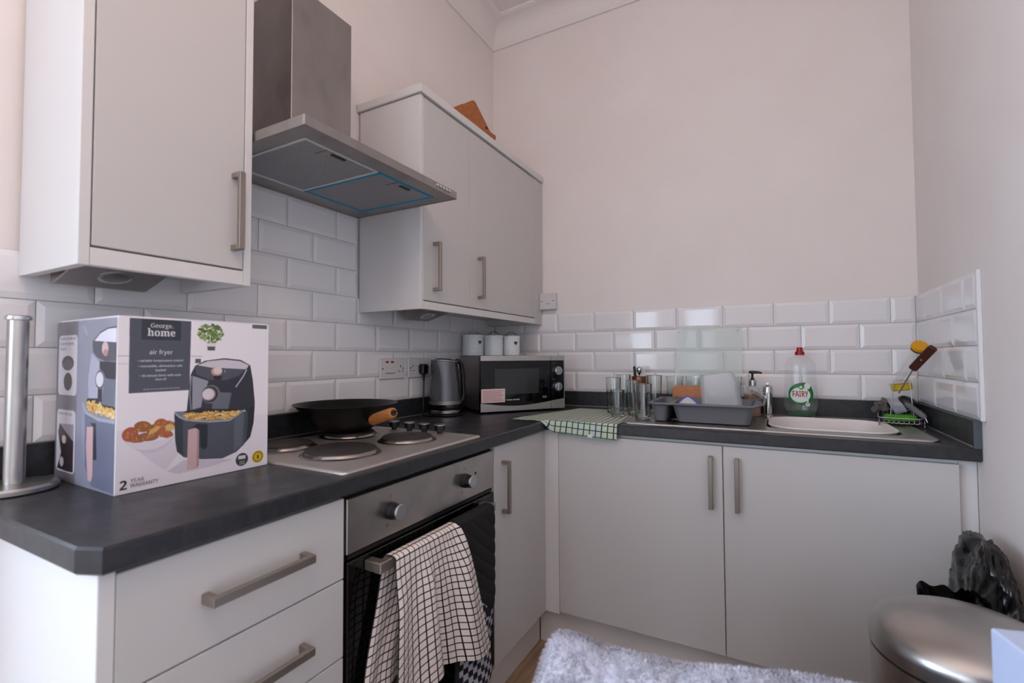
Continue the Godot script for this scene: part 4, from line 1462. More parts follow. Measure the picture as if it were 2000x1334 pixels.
func build_microwave() -> void:
	var w := 0.434
	var h := 0.250
	var t := thing("microwave", "silver and black microwave set across the corner", "microwave", Vector3(0.3835, 0.920, 0.375), deg_to_rad(53.7))
	put("casing", bx(-w / 2 + 0.003, w / 2 - 0.003, 0.002, h - 0.001, -0.296, -0.022, 0.004), M.hood_steel, t)
	for x in [-0.18, 0.18]:
		for z in [-0.26, -0.05]:
			put("foot", MB.new().lathe([Vector2(0.012, -0.0098), Vector2(0.014, 0.003)], 16).mesh(), M.black_plastic, t, Vector3(x, 0, z))
	var split := 0.142
	# door: silver top band, black glass, curved silver bottom band
	var d := put("door", bx(-w / 2, split - 0.001, 0.0, h, -0.021, -0.002, 0.002), M.black_gloss, t)
	put("top_band", bx(-w / 2, split - 0.001, h - 0.023, h + 0.0005, -0.002, 0.0005, 0.0005), M.silver_trim, d)
	var low := PackedVector2Array([Vector2(-w / 2, -0.0005), Vector2(split - 0.001, -0.0005), Vector2(split - 0.001, 0.036)])
	for i in 15:
		var s := 1.0 - (i + 1) / 16.0
		low.append(Vector2(lerp(-w / 2, split, s), 0.036 - 0.016 * sin(s * PI) + (1.0 - s) * 0.002))
	low.append(Vector2(-w / 2, 0.038))
	put("bottom_band", MB.new().prism(low, -0.002, 0.0005).mesh(), M.silver_trim, d)
	put("window", bx(-0.148, 0.078, 0.075, 0.190, -0.002, -0.0008), M.microwave_window, d)
	var st := put("sticker", bx(-w / 2 + 0.003, -0.098, 0.040, 0.101, -0.002, -0.0006), M.sticker, d)
	for i in 7:
		put("printed_line", bx(-w / 2 + 0.010, -0.106 - 0.006 * (i % 3), 0.0475 + i * 0.0072, 0.0495 + i * 0.0072, -0.0006, -0.0003), M.print_red, st)
	lettering("morphy richards", d, M.print_white, 0.066, 0.0085, Vector3(-0.058, 0.049, -0.0016), FACE_Z, "Droid Sans", 700)
	lettering("800W", d, M.print_grey, 0.024, 0.012, Vector3(0.108, 0.056, -0.0016), FACE_Z, "Droid Sans", 700)
	# control strip
	var c := put("control_panel", bx(split + 0.001, w / 2, 0.0, h, -0.021, -0.002, 0.002), M.black_gloss, t)
	put("top_band", bx(split + 0.001, w / 2, h - 0.023, h + 0.0005, -0.002, 0.0005, 0.0005), M.silver_trim, c)
	var cl := PackedVector2Array([Vector2(split + 0.001, -0.0005), Vector2(w / 2, -0.0005), Vector2(w / 2, 0.046), Vector2(0.180, 0.041), Vector2(split + 0.001, 0.037)])
	put("bottom_band", MB.new().prism(cl, -0.002, 0.0005).mesh(), M.silver_trim, c)
	put("edge_strip", bx(w / 2 - 0.003, w / 2 + 0.0005, 0.0, h, -0.0205, 0.0002), M.silver_trim, c)
	var xk := 0.1775
	for i in 2:
		var y := 0.178 if i == 0 else 0.102
		var k := put("knob", MB.new().lathe([Vector2(0.0225, 0), Vector2(0.0225, 0.005), Vector2(0.0195, 0.016), Vector2(0.0180, 0.0172), Vector2(0, 0.0172)], 36).mesh(), M.knob_metal, c, Vector3(xk, y, -0.0015), Vector3(PI / 2, 0, 0))
		var grip := put("grip", bx(-0.0175, 0.0175, 0.016, 0.0205, -0.004, 0.004, 0.0012), M.knob_metal, k)
		if i == 1:
			grip.rotation.y = PI / 2
		for q in 13:
			var an := deg_to_rad(-50 + q * 280.0 / 12)
			put("dial_mark", bx(-0.0006, 0.0006, 0.0255, 0.0285, -0.0012, -0.0006), M.print_grey, c, Vector3(xk, y, 0), Vector3(0, 0, -an + PI / 4))
		lettering("Power" if i == 0 else "Timer", c, M.print_grey, 0.018, 0, Vector3(xk - 0.018, y + 0.036, -0.0016), FACE_Z)


func build_canisters() -> void:
	var at := [Vector3(0.100, 1.1715, 0.370), Vector3(0.190, 1.1715, 0.325), Vector3(0.252, 1.1715, 0.258)]
	var rr := [0.053, 0.046, 0.042]
	var labels := ["widest white enamel canister, nearest the kettle on the microwave", "middle white enamel canister on the microwave", "white enamel canister on the microwave, nearest the switch box"]
	for i in 3:
		var r: float = rr[i]
		var h := 0.104 - i * 0.003
		var t := thing("canister", labels[i], "canister", at[i], 0.0, "white canisters on the microwave")
		put("pot", MB.new().lathe([Vector2(r - 0.002, 0.0), Vector2(r, 0.002), Vector2(r, h * 0.30), Vector2(r + 0.0008, h * 0.32), Vector2(r, h * 0.34), Vector2(r, h * 0.86)], 40).mesh(), M.canister_white, t)
		put("lid", MB.new().lathe([Vector2(r + 0.0015, h * 0.86), Vector2(r + 0.0022, h * 0.88), Vector2(r + 0.0022, h * 0.97), Vector2(r - 0.004, h), Vector2(r * 0.5, h + 0.003), Vector2(0, h + 0.004)], 40).mesh(), M.canister_white, t)
		var p := PackedVector3Array()
		for q in 11:
			var s := q / 10.0
			p.append(Vector3(lerp(-0.024, 0.024, s), h + 0.001 + 0.017 * sin(s * PI), lerp(0.016, -0.016, s)))
		put("lid_handle", MB.new().tube(p, 0.0018, 8).mesh(), M.heart_metal if i > 0 else M.hood_steel, t)
		if i != 1:
			var heart := PackedVector2Array()
			for q in 24:
				var a := TAU * q / 24.0
				heart.append(Vector2(16 * pow(sin(a), 3), 13 * cos(a) - 5 * cos(2 * a) - 2 * cos(3 * a) - cos(4 * a)) * 0.00062)
			var to_cam := Vector3(0.55, 0, 0.835).rotated(Vector3.UP, 0.62 if i == 0 else 0.45)
			var o := put("heart", MB.new().prism(heart, 0, 0.0018).mesh(), M.heart_metal, t)
			o.transform = Transform3D(Basis(Vector3.UP.cross(to_cam).normalized(), Vector3.UP, to_cam), to_cam * (r + 0.0005) + Vector3(0, h * 0.63, 0))


# ------------------------------------------------------------------ things on the drainer

func tumbler(r0: float, r1: float, h: float) -> Mesh:
	return MB.new().lathe([Vector2(0, 0), Vector2(r0 - 0.002, 0), Vector2(r0, 0.002), Vector2(r1, h - 0.001), Vector2(r1 - 0.0011, h), Vector2(r1 - 0.0022, h - 0.001), Vector2(r0 - 0.0024, 0.010), Vector2(r0 - 0.006, 0.0075), Vector2(0, 0.007)], 32, Vector3.ZERO, 1.0, 0.5).mesh()


func build_drainer_things() -> void:
	var y := TOP + 0.0064
	var yc := TOP + 0.0030
	var g := "drinking glasses on the drainer and towel"
	for q in [
			[0.768, yc, 0.255, 0.026, 0.0335, 0.158, "tall glass at the left end of the drying glasses, on the towel"],
			[0.820, yc, 0.372, 0.025, 0.0300, 0.112, "shortest drinking glass, standing in front on the towel"],
			[0.790, yc, 0.165, 0.027, 0.0320, 0.168, "tall glass behind the leftmost glass, nearest the tiles"],
			[0.9375, y, 0.430, 0.028, 0.0370, 0.140, "wide tumbler in front beside the grey dish tray"],
			[0.938, y, 0.215, 0.027, 0.0335, 0.165, "tall glass behind the wide tumbler, right of the cutlery pot"],
			[0.868, yc, 0.295, 0.024, 0.0300, 0.150, "slender glass in the middle of the drying glasses"]]:
		single("drinking_glass", tumbler(q[3], q[4], q[5]), M.clear_glass, q[6], "glass", Vector3(q[0], q[1], q[2]), Vector3.ZERO, g)
	# cutlery in a metal pot
	var pot := thing("cutlery_pot", "small copper-tinted metal pot of cutlery behind the glasses", "pot", Vector3(0.842, yc, 0.086))
	put("pot_wall", MB.new().lathe([Vector2(0.030, 0), Vector2(0.031, 0.002), Vector2(0.0345, 0.155), Vector2(0.0350, 0.1575), Vector2(0.0335, 0.1575), Vector2(0.0295, 0.004), Vector2(0, 0.004)], 32).mesh(), mat("copper_tint", Color(0.60, 0.40, 0.33), 0.3, 0.9), pot)
	var cut := [
		["table_knife", "black-handled knife standing in the cutlery pot", -0.016, 0.012, 0.205, M.black_plastic, 0.006],
		["tablespoon", "steel spoon standing in the cutlery pot", 0.004, 0.012, 0.205, M.chrome, 0.0],
		["table_fork", "steel fork standing in the cutlery pot", 0.020, 0.004, 0.196, M.chrome, 0.0]]
	for q in cut:
		var base := Vector3(0.842 + q[2] * 0.3, yc + 0.006, 0.086 + q[3] * 0.3)
		var top := Vector3(0.842 + q[2] * 1.15, yc + q[4], 0.086 + q[3])
		var c := thing(q[0], q[1], "cutlery", base, 0.0, "cutlery in the metal pot")
		var v := top - base
		put("shaft", MB.new().tube(PackedVector3Array([Vector3.ZERO, v * 0.8]), 0.0018, 8).mesh(), M.chrome, c)
		if q[0] == "table_knife":
			put("handle", MB.new().tube(PackedVector3Array([v * 0.55, v * 0.62, v * 0.93, v * 0.99, v]), [0.004, 0.006, 0.0068, 0.0062, 0.003], 12).mesh(), M.black_plastic, c)
		elif q[0] == "tablespoon":
			put("bowl", MB.new().tube(PackedVector3Array([v * 0.80, v * 0.86, v * 0.92, v * 0.97, v]), [0.003, 0.0105, 0.0125, 0.010, 0.003], 16).mesh(), M.chrome, c)
		else:
			for i in 4:
				var o := Vector3((i - 1.5) * 0.005, 0, 0)
				put("tine", MB.new().tube(PackedVector3Array([v * 0.80, v * 0.86 + o, v + o]), [0.0018, 0.0014, 0.0010], 6).mesh(), M.chrome, c)
	# jars at the back
	var jar := MB.new().lathe([Vector2(0, 0), Vector2(0.031, 0), Vector2(0.033, 0.003), Vector2(0.034, 0.135), Vector2(0.0365, 0.150), Vector2(0.0380, 0.1575), Vector2(0.0375, 0.1620), Vector2(0.0345, 0.1620), Vector2(0.0335, 0.150), Vector2(0.0312, 0.135), Vector2(0.0302, 0.008), Vector2(0.0, 0.007)], 36, Vector3.ZERO, 1.0, 0.8).mesh()
	var jl := ["clear glass jar behind the left of the dish tray", "clear glass jar behind the brown board in the dish tray", "clear glass mug jar with a side handle, next to the soap dispenser"]
	var jx := [1.010, 1.094, 1.245]
	for i in 3:
		var j := thing("glass_jar", jl[i], "jar", Vector3(jx[i], TOP + 0.0040, 0.1275), 0.0, "glass jars behind the dish tray")
		put("glass_wall", jar, M.clear_glass, j)
		if i == 2:
			put("mug_handle", MB.new().tube(smooth_path(PackedVector3Array([Vector3(0.0342, 0.128, 0.0), Vector3(0.044, 0.132, 0.012), Vector3(0.050, 0.115, 0.022), Vector3(0.048, 0.080, 0.020), Vector3(0.0342, 0.065, 0.0)]), 4), 0.0038, 10).mesh(), M.clear_glass, j)
	# board standing behind the tray
	var bd := rrect(0.136, 0.122, 0.022, 6)
	single("wooden_board", MB.new().prism(bd, -0.006, 0.006, 0.002).mesh(), M.board_wood, "small tan wooden board with rounded corners standing behind the dish tray", "board", Vector3(1.078, TOP + 0.0664, 0.1815), Vector3(-0.04, 0, 0))
	# grey tray with a cutlery compartment
	var t := thing("dish_tray", "grey plastic dish tray with a separate narrow compartment", "tray", Vector3(0, y, 0))
	for q in [[1.1955, 0.278, "tub"], [1.0090, 0.064, "cutlery_tub"]]:
		var rings := []
		for s in [[-0.036, 0.0, 0.018], [-0.030, 0.002, 0.02], [0.0, 0.0655, 0.022], [0.006, 0.0685, 0.022], [0.004, 0.0700, 0.022], [-0.005, 0.0690, 0.02], [-0.036, 0.0040, 0.014]]:
			var wd: float = q[1] + (s[0] if q[1] > 0.1 else s[0] * 0.55)
			rings.append(flat_ring(rrect(wd, 0.268 + s[0], min(s[2], wd * 0.4), 5, Vector2(q[0], 0.338)), s[1]))
		put(q[2], MB.new().loft(rings).mesh(), M.tray_grey, t)
	var flange := MB.new()
	var outer := rrect(0.384, 0.290, 0.028, 6, Vector2(1.1600, 0.338))
	var inner_l := [1.0405, 1.0565]
	var rp := PackedVector3Array()
	for p in flat_ring(outer, 0.068):
		var lift: float = 0.010 * smoothstep(1.325, 1.352, p.x)
		rp.append(p + Vector3(0.014 * smoothstep(1.325, 1.352, p.x), lift, 0))
	put("rim", flange.tube(rp, 0.0048, 10, true).mesh(), M.tray_grey, t)
	put("bridge", bx(inner_l[0], inner_l[1], 0.0655, 0.0695, 0.206, 0.470, 0.001), M.tray_grey, t)
	for s in [[0.972, 1.348, 0.196, 0.206], [0.972, 1.348, 0.470, 0.480], [0.970, 0.9785, 0.206, 0.470], [1.333, 1.356, 0.206, 0.470]]:
		put("flange", bx(s[0], s[1], 0.0660, 0.0695, s[2], s[3], 0.001), M.tray_grey, t)
	# cloudy food tub resting upside down in the tray
	var tub := thing("food_tub", "cloudy plastic food tub turned over in the dish tray", "tub", Vector3(1.222, y + 0.024, 0.325))
	tub.rotation = Vector3(-0.10, 0.15, 0.14)
	var tr := []
	for s in [[0.0, 0.0], [0.004, 0.004], [0.002, 0.010], [-0.018, 0.146], [-0.034, 0.158]]:
		tr.append(flat_ring(rrect(0.146 + s[0], 0.105 + s[0], 0.022, 5), s[1]))
	put("tub_wall", MB.new().loft(tr, false, true).mesh(), M.cloudy_plastic, tub)
	var lip := PackedVector3Array()
	for p in flat_ring(rrect(0.150, 0.109, 0.024, 5), 0.003):
		lip.append(p)
	put("lip", MB.new().tube(lip, 0.0022, 8, true).mesh(), M.cloudy_plastic, tub)
	# folded cloth with a blue border
	var fc := thing("dish_cloth", "folded white dish cloth with a blue border in the tray", "cloth", Vector3(1.113, y, 0.40))
	var tent := func(u: float, v: float) -> Vector3:
		var px := lerpf(-0.046, 0.056, u)
		var pk := 0.100 - 0.50 * absf(px + 0.010) - 0.10 * (u - 0.4) * (u - 0.4)
		var top := maxf(0.030, pk)
		return Vector3(px, lerpf(0.008, top, 1.0 - absf(v - 0.45) / 0.55), lerpf(0.030, -0.040, v) + 0.004 * sin(u * 9.0))
	put("cloth", MB.new().sheet(24, 14, tent, 0.002).mesh(), M.paper_cloth, fc)
	var edge := PackedVector3Array()
	for i in 21:
		edge.append(tent.call(i / 20.0, 0.43) + Vector3(0, -0.002, 0.002))
	put("border", MB.new().tube(edge, 0.0034, 6).mesh(), M.blue_border, fc)
	# glass board leaning on the tiles
	var gb := thing("glass_board", "pale green glass board leaning on the tiles behind the jars", "board", Vector3(1.1405, TOP + 0.0070, 0.0810), 0.0)
	gb.rotation.x = -0.160
	put("pane", MB.new().prism(rrect(0.277, 0.384, 0.008, 4, Vector2(0, 0.192)), -0.002, 0.002, 0.0006).mesh(), M.green_pane, gb)
	for x in [-0.124, 0.124]:
		for yy in [0.018, 0.364]:
			put("rubber_foot", MB.new().lathe([Vector2(0.0042, 0), Vector2(0.0042, 0.003), Vector2(0, 0.0035)], 14).mesh(), M.cloudy_plastic, gb, Vector3(x, yy, 0.002), Vector3(PI / 2, 0, 0))


# ------------------------------------------------------------------ soap and washing-up liquid

const BOTTLE := [[0.0, 0.040], [0.004, 0.045], [0.014, 0.051], [0.047, 0.0600], [0.084, 0.0610], [0.110, 0.0580], [0.135, 0.0555], [0.173, 0.0545], [0.200, 0.0560], [0.2155, 0.0535], [0.228, 0.046], [0.238, 0.036], [0.246, 0.023], [0.252, 0.0165]]
const BOTTLE_FLAT := 0.54


func bottle_half(y: float) -> float:
	for i in BOTTLE.size() - 1:
		if y <= BOTTLE[i + 1][0]:
			return lerpf(BOTTLE[i][1], BOTTLE[i + 1][1], clampf((y - BOTTLE[i][0]) / (BOTTLE[i + 1][0] - BOTTLE[i][0]), 0, 1))
	return BOTTLE[-1][1]


func on_bottle(p: Vector2, lift: float) -> Vector3:
	var a := bottle_half(p.y)
	var k := clampf(p.x / a, -0.98, 0.98)
	return Vector3(p.x, p.y, a * BOTTLE_FLAT * sqrt(1.0 - k * k) + lift)


func bottle_patch(outline: PackedVector2Array, lift: float) -> Mesh:
	var c := Vector2.ZERO
	for p in outline:
		c += p
	c /= outline.size()
	var rings := []
	for s in [1.0, 0.85, 0.68, 0.5, 0.3, 0.1]:
		var ring := PackedVector3Array()
		for p in outline:
			ring.append(on_bottle(c + (p - c) * s, lift))
		rings.append(ring)
	return MB.new().loft(rings, false, true).mesh()


func oval(cx: float, cy: float, rx: float, ry: float, tip := 0.0) -> PackedVector2Array:
	var p := PackedVector2Array()
	for i in 40:
		var an := TAU * i / 40.0
		var k := 1.0 + tip * pow(max(0.0, cos(an - deg_to_rad(58))), 10.0)
		p.append(Vector2(cx + cos(an) * rx * k, cy + sin(an) * ry * k))
	return p


func bent_text(said: String, parent: Node, m: Material, w: float, h: float, c: Vector2, lift: float) -> void:
	var tm := TextMesh.new()
	var f := SystemFont.new()
	f.font_names = PackedStringArray(["Droid Sans"])
	f.font_weight = 700
	tm.font = f
	tm.text = said
	tm.font_size = 64
	tm.depth = 0.0
	tm.curve_step = 2.0
	var bb := tm.get_aabb()
	var arr := tm.get_mesh_arrays()
	var vs: PackedVector3Array = arr[Mesh.ARRAY_VERTEX]
	for i in vs.size():
		var q := (vs[i] - bb.get_center())
		var p := c + Vector2(q.x / bb.size.x * w, q.y / bb.size.y * h)
		vs[i] = on_bottle(p, lift)
	arr[Mesh.ARRAY_VERTEX] = vs
	var am := ArrayMesh.new()
	am.add_surface_from_arrays(Mesh.PRIMITIVE_TRIANGLES, arr)
	put("lettering", am, m, parent)


func build_sink_things() -> void:
	var t := thing("soap_dispenser", "clear pump bottle of amber soap left of the tap", "dispenser", Vector3(1.3205, TOP + 0.0040, 0.118))
	put("bottle", MB.new().lathe([Vector2(0, 0), Vector2(0.028, 0), Vector2(0.0295, 0.002), Vector2(0.0295, 0.104), Vector2(0.027, 0.114), Vector2(0.018, 0.122), Vector2(0.0135, 0.125), Vector2(0.0125, 0.131)], 36).mesh(), M.clear_plastic, t)
	put("liquid", MB.new().lathe([Vector2(0.0275, 0.003), Vector2(0.0280, 0.005), Vector2(0.0280, 0.090), Vector2(0.0, 0.090)], 36).mesh(), M.amber_liquid, t)
	put("collar", MB.new().lathe([Vector2(0.0145, 0.126), Vector2(0.0150, 0.128), Vector2(0.0150, 0.148), Vector2(0.0135, 0.150), Vector2(0.0, 0.150)], 28).mesh(), M.chrome, t)
	put("stem", MB.new().lathe([Vector2(0.0090, 0.150), Vector2(0.0075, 0.156), Vector2(0.0045, 0.160), Vector2(0.0045, 0.176)], 18).mesh(), M.black_plastic, t)
	put("dip_tube", MB.new().tube(PackedVector3Array([Vector3(0.002, 0.006, 0), Vector3(0, 0.128, 0)]), 0.0022, 8).mesh(), M.clear_plastic, t)
	put("pump_head", MB.new().tube(PackedVector3Array([Vector3(-0.012, 0.182, -0.002), Vector3(-0.006, 0.182, 0), Vector3(0.010, 0.182, 0.002), Vector3(0.030, 0.181, 0.006), Vector3(0.036, 0.178, 0.007)]), [0.0045, 0.0065, 0.0062, 0.0042, 0.0034], 12).mesh(), M.black_plastic, t)
	# washing-up liquid
	t = thing("washing_up_liquid", "clear washing-up liquid bottle with red cap and green label behind the sink", "bottle", Vector3(1.493, TOP + 0.0066, 0.094), deg_to_rad(-3.0))
	var rings := []
	for q in BOTTLE:
		var ring := PackedVector3Array()
		for j in 48:
			var an := -TAU * j / 48.0
			ring.append(Vector3(q[1] * cos(an), q[0], q[1] * BOTTLE_FLAT * sin(an)))
		rings.append(ring)
	put("bottle", MB.new().loft(rings, true, false).mesh(), M.bottle_plastic, t)
	var liq := []
	for y in [0.002, 0.006, 0.014, 0.026]:
		var ring := PackedVector3Array()
		for j in 40:
			var an := -TAU * j / 40.0
			ring.append(Vector3((bottle_half(y) - 0.0015) * cos(an), y, (bottle_half(y) - 0.0025) * BOTTLE_FLAT * sin(an)))
		liq.append(ring)
	put("liquid", MB.new().loft(liq).mesh(), M.green_liquid, t)
	put("cap", MB.new().lathe([Vector2(0.0168, 0.250), Vector2(0.0172, 0.252), Vector2(0.0165, 0.264), Vector2(0.0120, 0.266), Vector2(0.0105, 0.280), Vector2(0.009, 0.2815), Vector2(0.0, 0.2815)], 28).mesh(), M.cap_red, t)
	var lab := put("label", bottle_patch(oval(0.001, 0.094, 0.0430, 0.0440, 0.14), 0.0006), M.label_green, t)
	put("label_field", bottle_patch(oval(-0.001, 0.091, 0.0345, 0.0300), 0.0010), M.label_white, lab)
	put("drop_mark", bottle_patch(oval(0.0235, 0.1265, 0.0105, 0.0125), 0.0014), M.label_white, lab)
	put("leaf_mark", bottle_patch(oval(0.003, 0.1195, 0.0080, 0.0085), 0.0014), M.label_lime, lab)
	put("leaf_mark", bottle_patch(oval(0.0015, 0.1225, 0.0040, 0.0045), 0.0017), M.label_white, lab)
	for q in [[0.024, 0.062], [0.019, 0.056], [0.029, 0.056], [0.024, 0.069], [0.021, 0.0505], [0.027, 0.0505]]:
		put("flower_mark", bottle_patch(oval(q[0], q[1], 0.0034, 0.0036), 0.0014), M.label_white, lab)
	bent_text("FAIRY", lab, M.cap_red, 0.0540, 0.0235, Vector2(-0.0005, 0.0960), 0.0019)


# ------------------------------------------------------------------ wire caddy in the corner

func build_caddy() -> void:
	var o := Vector3(1.800, TOP + 0.0040, 0.150)
	var t := thing("wire_caddy", "chrome wire sink caddy in the right-hand corner", "caddy", o, deg_to_rad(-8.0))
	var hw := 0.066
	var hd := 0.070
	var r := 0.0017
	for i in 10:
		var x := -hw + 0.004 + i * (2 * hw - 0.008) / 9.0
		put("base_wire", MB.new().tube(smooth_path(PackedVector3Array([Vector3(x, 0.044, -hd), Vector3(x, 0.014, -hd), Vector3(x, 0.010, -hd + 0.006), Vector3(x, 0.010, hd - 0.006), Vector3(x, 0.014, hd), Vector3(x, 0.026, hd + 0.002)]), 2), r * 0.85, 6).mesh(), M.wire_chrome, t)
	for q in [[0.046, 0.0, 0.0], [0.010, -0.004, -0.004]]:
		var rp := PackedVector3Array()
		for p in flat_ring(rrect(2 * (hw + q[1]), 2 * (hd + q[2]), 0.016, 4), q[0]):
			rp.append(p + Vector3(0, -0.018 * smoothstep(0.0, hd, p.z) if q[0] > 0.02 else 0.0, 0))
		put("rim_wire", MB.new().tube(rp, r, 8, true).mesh(), M.wire_chrome, t)
	put("hoop", MB.new().tube(smooth_path(PackedVector3Array([Vector3(-0.030, 0.010, 0.020), Vector3(-0.024, 0.080, 0.006), Vector3(-0.016, 0.152, -0.008), Vector3(-0.010, 0.158, -0.008), Vector3(0.026, 0.158, -0.008), Vector3(0.030, 0.150, -0.008), Vector3(0.034, 0.075, 0.004), Vector3(0.038, 0.010, 0.020)]), 4), r, 8).mesh(), M.wire_chrome, t)
	put("cross_wire", MB.new().tube(PackedVector3Array([Vector3(-0.030, 0.145, -0.008), Vector3(0.030, 0.150, -0.008)]), r, 8).mesh(), M.wire_chrome, t)
	for q in [[-hw + 0.004, hd - 0.004], [hw - 0.004, hd - 0.004], [-hw + 0.004, -hd + 0.004], [hw - 0.004, -hd + 0.004]]:
		put("foot", MB.new().lathe([Vector2(0.003, 0.0), Vector2(0.003, 0.010)], 10).mesh(), M.wire_chrome, t, Vector3(q[0], 0, q[1]))
	var base := o.y + 0.0125
	# green scourer lying in the basket
	single("scourer_pad", MB.new().box(Vector3(0, 0.011, 0), Vector3(0.092, 0.022, 0.060), 0.004).mesh(), M.green_scourer, "bright green scourer lying in the wire caddy", "sponge", Vector3(1.800, base, 0.150), Vector3(0.0, -0.1, 0.03))
	# round brush with white bristles
	var b := thing("scrubbing_brush", "black dome scrubbing brush with white bristles in the wire caddy", "brush", Vector3(1.806, base + 0.053, 0.112))
	b.rotation = Vector3(0.1, 0, 0.50)
	put("dome", MB.new().lathe([Vector2(0.031, 0), Vector2(0.034, 0.006), Vector2(0.033, 0.016), Vector2(0.026, 0.026), Vector2(0.012, 0.031), Vector2(0, 0.032)], 28, Vector3(0.004, 0, 0)).mesh(), M.black_plastic, b, Vector3(0.014, -0.004, 0), Vector3(0, 0, -1.1))
	var mm := MultiMesh.new()
	mm.transform_format = MultiMesh.TRANSFORM_3D
	mm.mesh = MB.new().lathe([Vector2(0.0011, 0), Vector2(0.0008, 0.034), Vector2(0.0004, 0.035)], 5).mesh()
	mm.instance_count = 260
	for i in 260:
		var an := i * 2.399963
		var rad := 0.027 * sqrt(i / 260.0)
		var dir := Vector3(-0.9 + 0.0, 0.32 + sin(an) * rad * 8.0, cos(an) * rad * 8.0).normalized()
		var side := dir.cross(Vector3.UP).normalized()
		mm.set_instance_transform(i, Transform3D(Basis(side, dir, side.cross(dir)), Vector3(0.008, sin(an) * rad - 0.002, cos(an) * rad)))
	var br := MultiMeshInstance3D.new()
	br.name = "bristles"
	br.multimesh = mm
	br.material_override = M.bristle
	br.set_meta("kind", "stuff")
	b.add_child(br)
	# steel wool
	var wool := thing("steel_wool", "tangled grey steel wool on the left end of the wire caddy", "scourer", Vector3(1.745, o.y + 0.062, 0.098))
	var rr := RandomNumberGenerator.new()
	rr.seed = 3
	for c in [Vector3(0, 0, 0), Vector3(0.018, 0.014, -0.006), Vector3(-0.010, -0.016, 0.004), Vector3(0.016, -0.010, 0.004)]:
		var p := PackedVector3Array()
		for i in 70:
			p.append(c + Vector3(rr.randfn(), rr.randfn(), rr.randfn()).normalized() * rr.randf_range(0.008, 0.016))
		put("strand", MB.new().tube(smooth_path(p, 3), 0.0011, 4).mesh(), M.wire_wool, wool)
	# dish wand: clear tube handle, yellow cap, yellow sponge head
	var p0 := Vector3(1.796, 1.058, 0.118)
	var p1 := Vector3(1.838, 1.197, 0.268)
	var w := thing("dish_wand", "clear-handled dish wand with yellow cap and yellow sponge head", "dish wand", p0)
	var v := p1 - p0
	put("tube_handle", MB.new().tube(PackedVector3Array([v * 0.0, v * 0.2, v * 0.55, v * 0.95]), [0.008, 0.013, 0.0175, 0.0195], 24).mesh(), M.clear_plastic, w)
	put("cap", MB.new().tube(PackedVector3Array([v * 0.93, v * 0.95, v * 0.985, v * 1.01]), [0.0215, 0.0245, 0.0245, 0.0225], 28).mesh(), M.yellow_plastic, w)
	put("cap_seal", MB.new().tube(PackedVector3Array([v * 0.905, v * 0.93]), 0.0212, 28).mesh(), M.brown_handle, w)
	put("sponge_head", MB.new().box(Vector3(0.014, -0.012, -0.002), Vector3(0.062, 0.024, 0.044), 0.004).mesh(), M.yellow_sponge, w, Vector3.ZERO, Vector3(0.15, -0.2, 0.16))
	# scraper with a brown riveted handle
	var q0 := Vector3(1.790, 1.030, 0.190)
	var q1 := Vector3(1.8226, 1.1216, 0.250)
	var q2 := Vector3(1.8560, 1.184, 0.318)
	var s := thing("scraper", "brown wooden handled scraper leaning on the corner tiles", "utensil", q0)
	put("shaft", MB.new().tube(PackedVector3Array([Vector3.ZERO, q1 - q0]), 0.0028, 8).mesh(), M.chrome, s)
	var hv := q2 - q1
	var bs := Basis(hv.normalized().cross(Vector3(-0.3, 0, 1)).normalized(), hv.normalized(), Vector3.ZERO)
	bs.z = bs.x.cross(bs.y)
	var hp := MB.new().prism(rrect(0.026, hv.length() + 0.018, 0.008, 5, Vector2(0, hv.length() / 2)), -0.007, 0.007, 0.002).mesh()
	var ho := put("handle", hp, M.brown_handle, s)
	ho.transform = Transform3D(bs, q1 - q0)
	put("rivet", MB.new().lathe([Vector2(0.0030, 0), Vector2(0.0030, 0.0008), Vector2(0, 0.0010)], 12).mesh(), M.chrome, ho, Vector3(0, hv.length() * 0.48, 0.007), Vector3(PI / 2, 0, 0))
	# grey handled tool resting over the caddy edge
	var k := thing("grey_tool", "grey plastic handled tool sloping over the right of the wire caddy", "utensil", Vector3(1.822, o.y + 0.070, 0.185))
	put("handle", MB.new().tube(PackedVector3Array([Vector3(-0.010, 0.006, -0.012), Vector3(-0.004, 0.002, -0.005), Vector3(0.030, -0.032, 0.032), Vector3(0.034, -0.037, 0.037)]), [0.006, 0.0095, 0.0100, 0.006], 14).mesh(), M.tray_grey, k)
	put("shaft", MB.new().tube(PackedVector3Array([Vector3(0.033, -0.036, 0.036), Vector3(0.038, -0.052, 0.042)]), 0.0026, 8).mesh(), M.chrome, k)


# ------------------------------------------------------------------ cloths

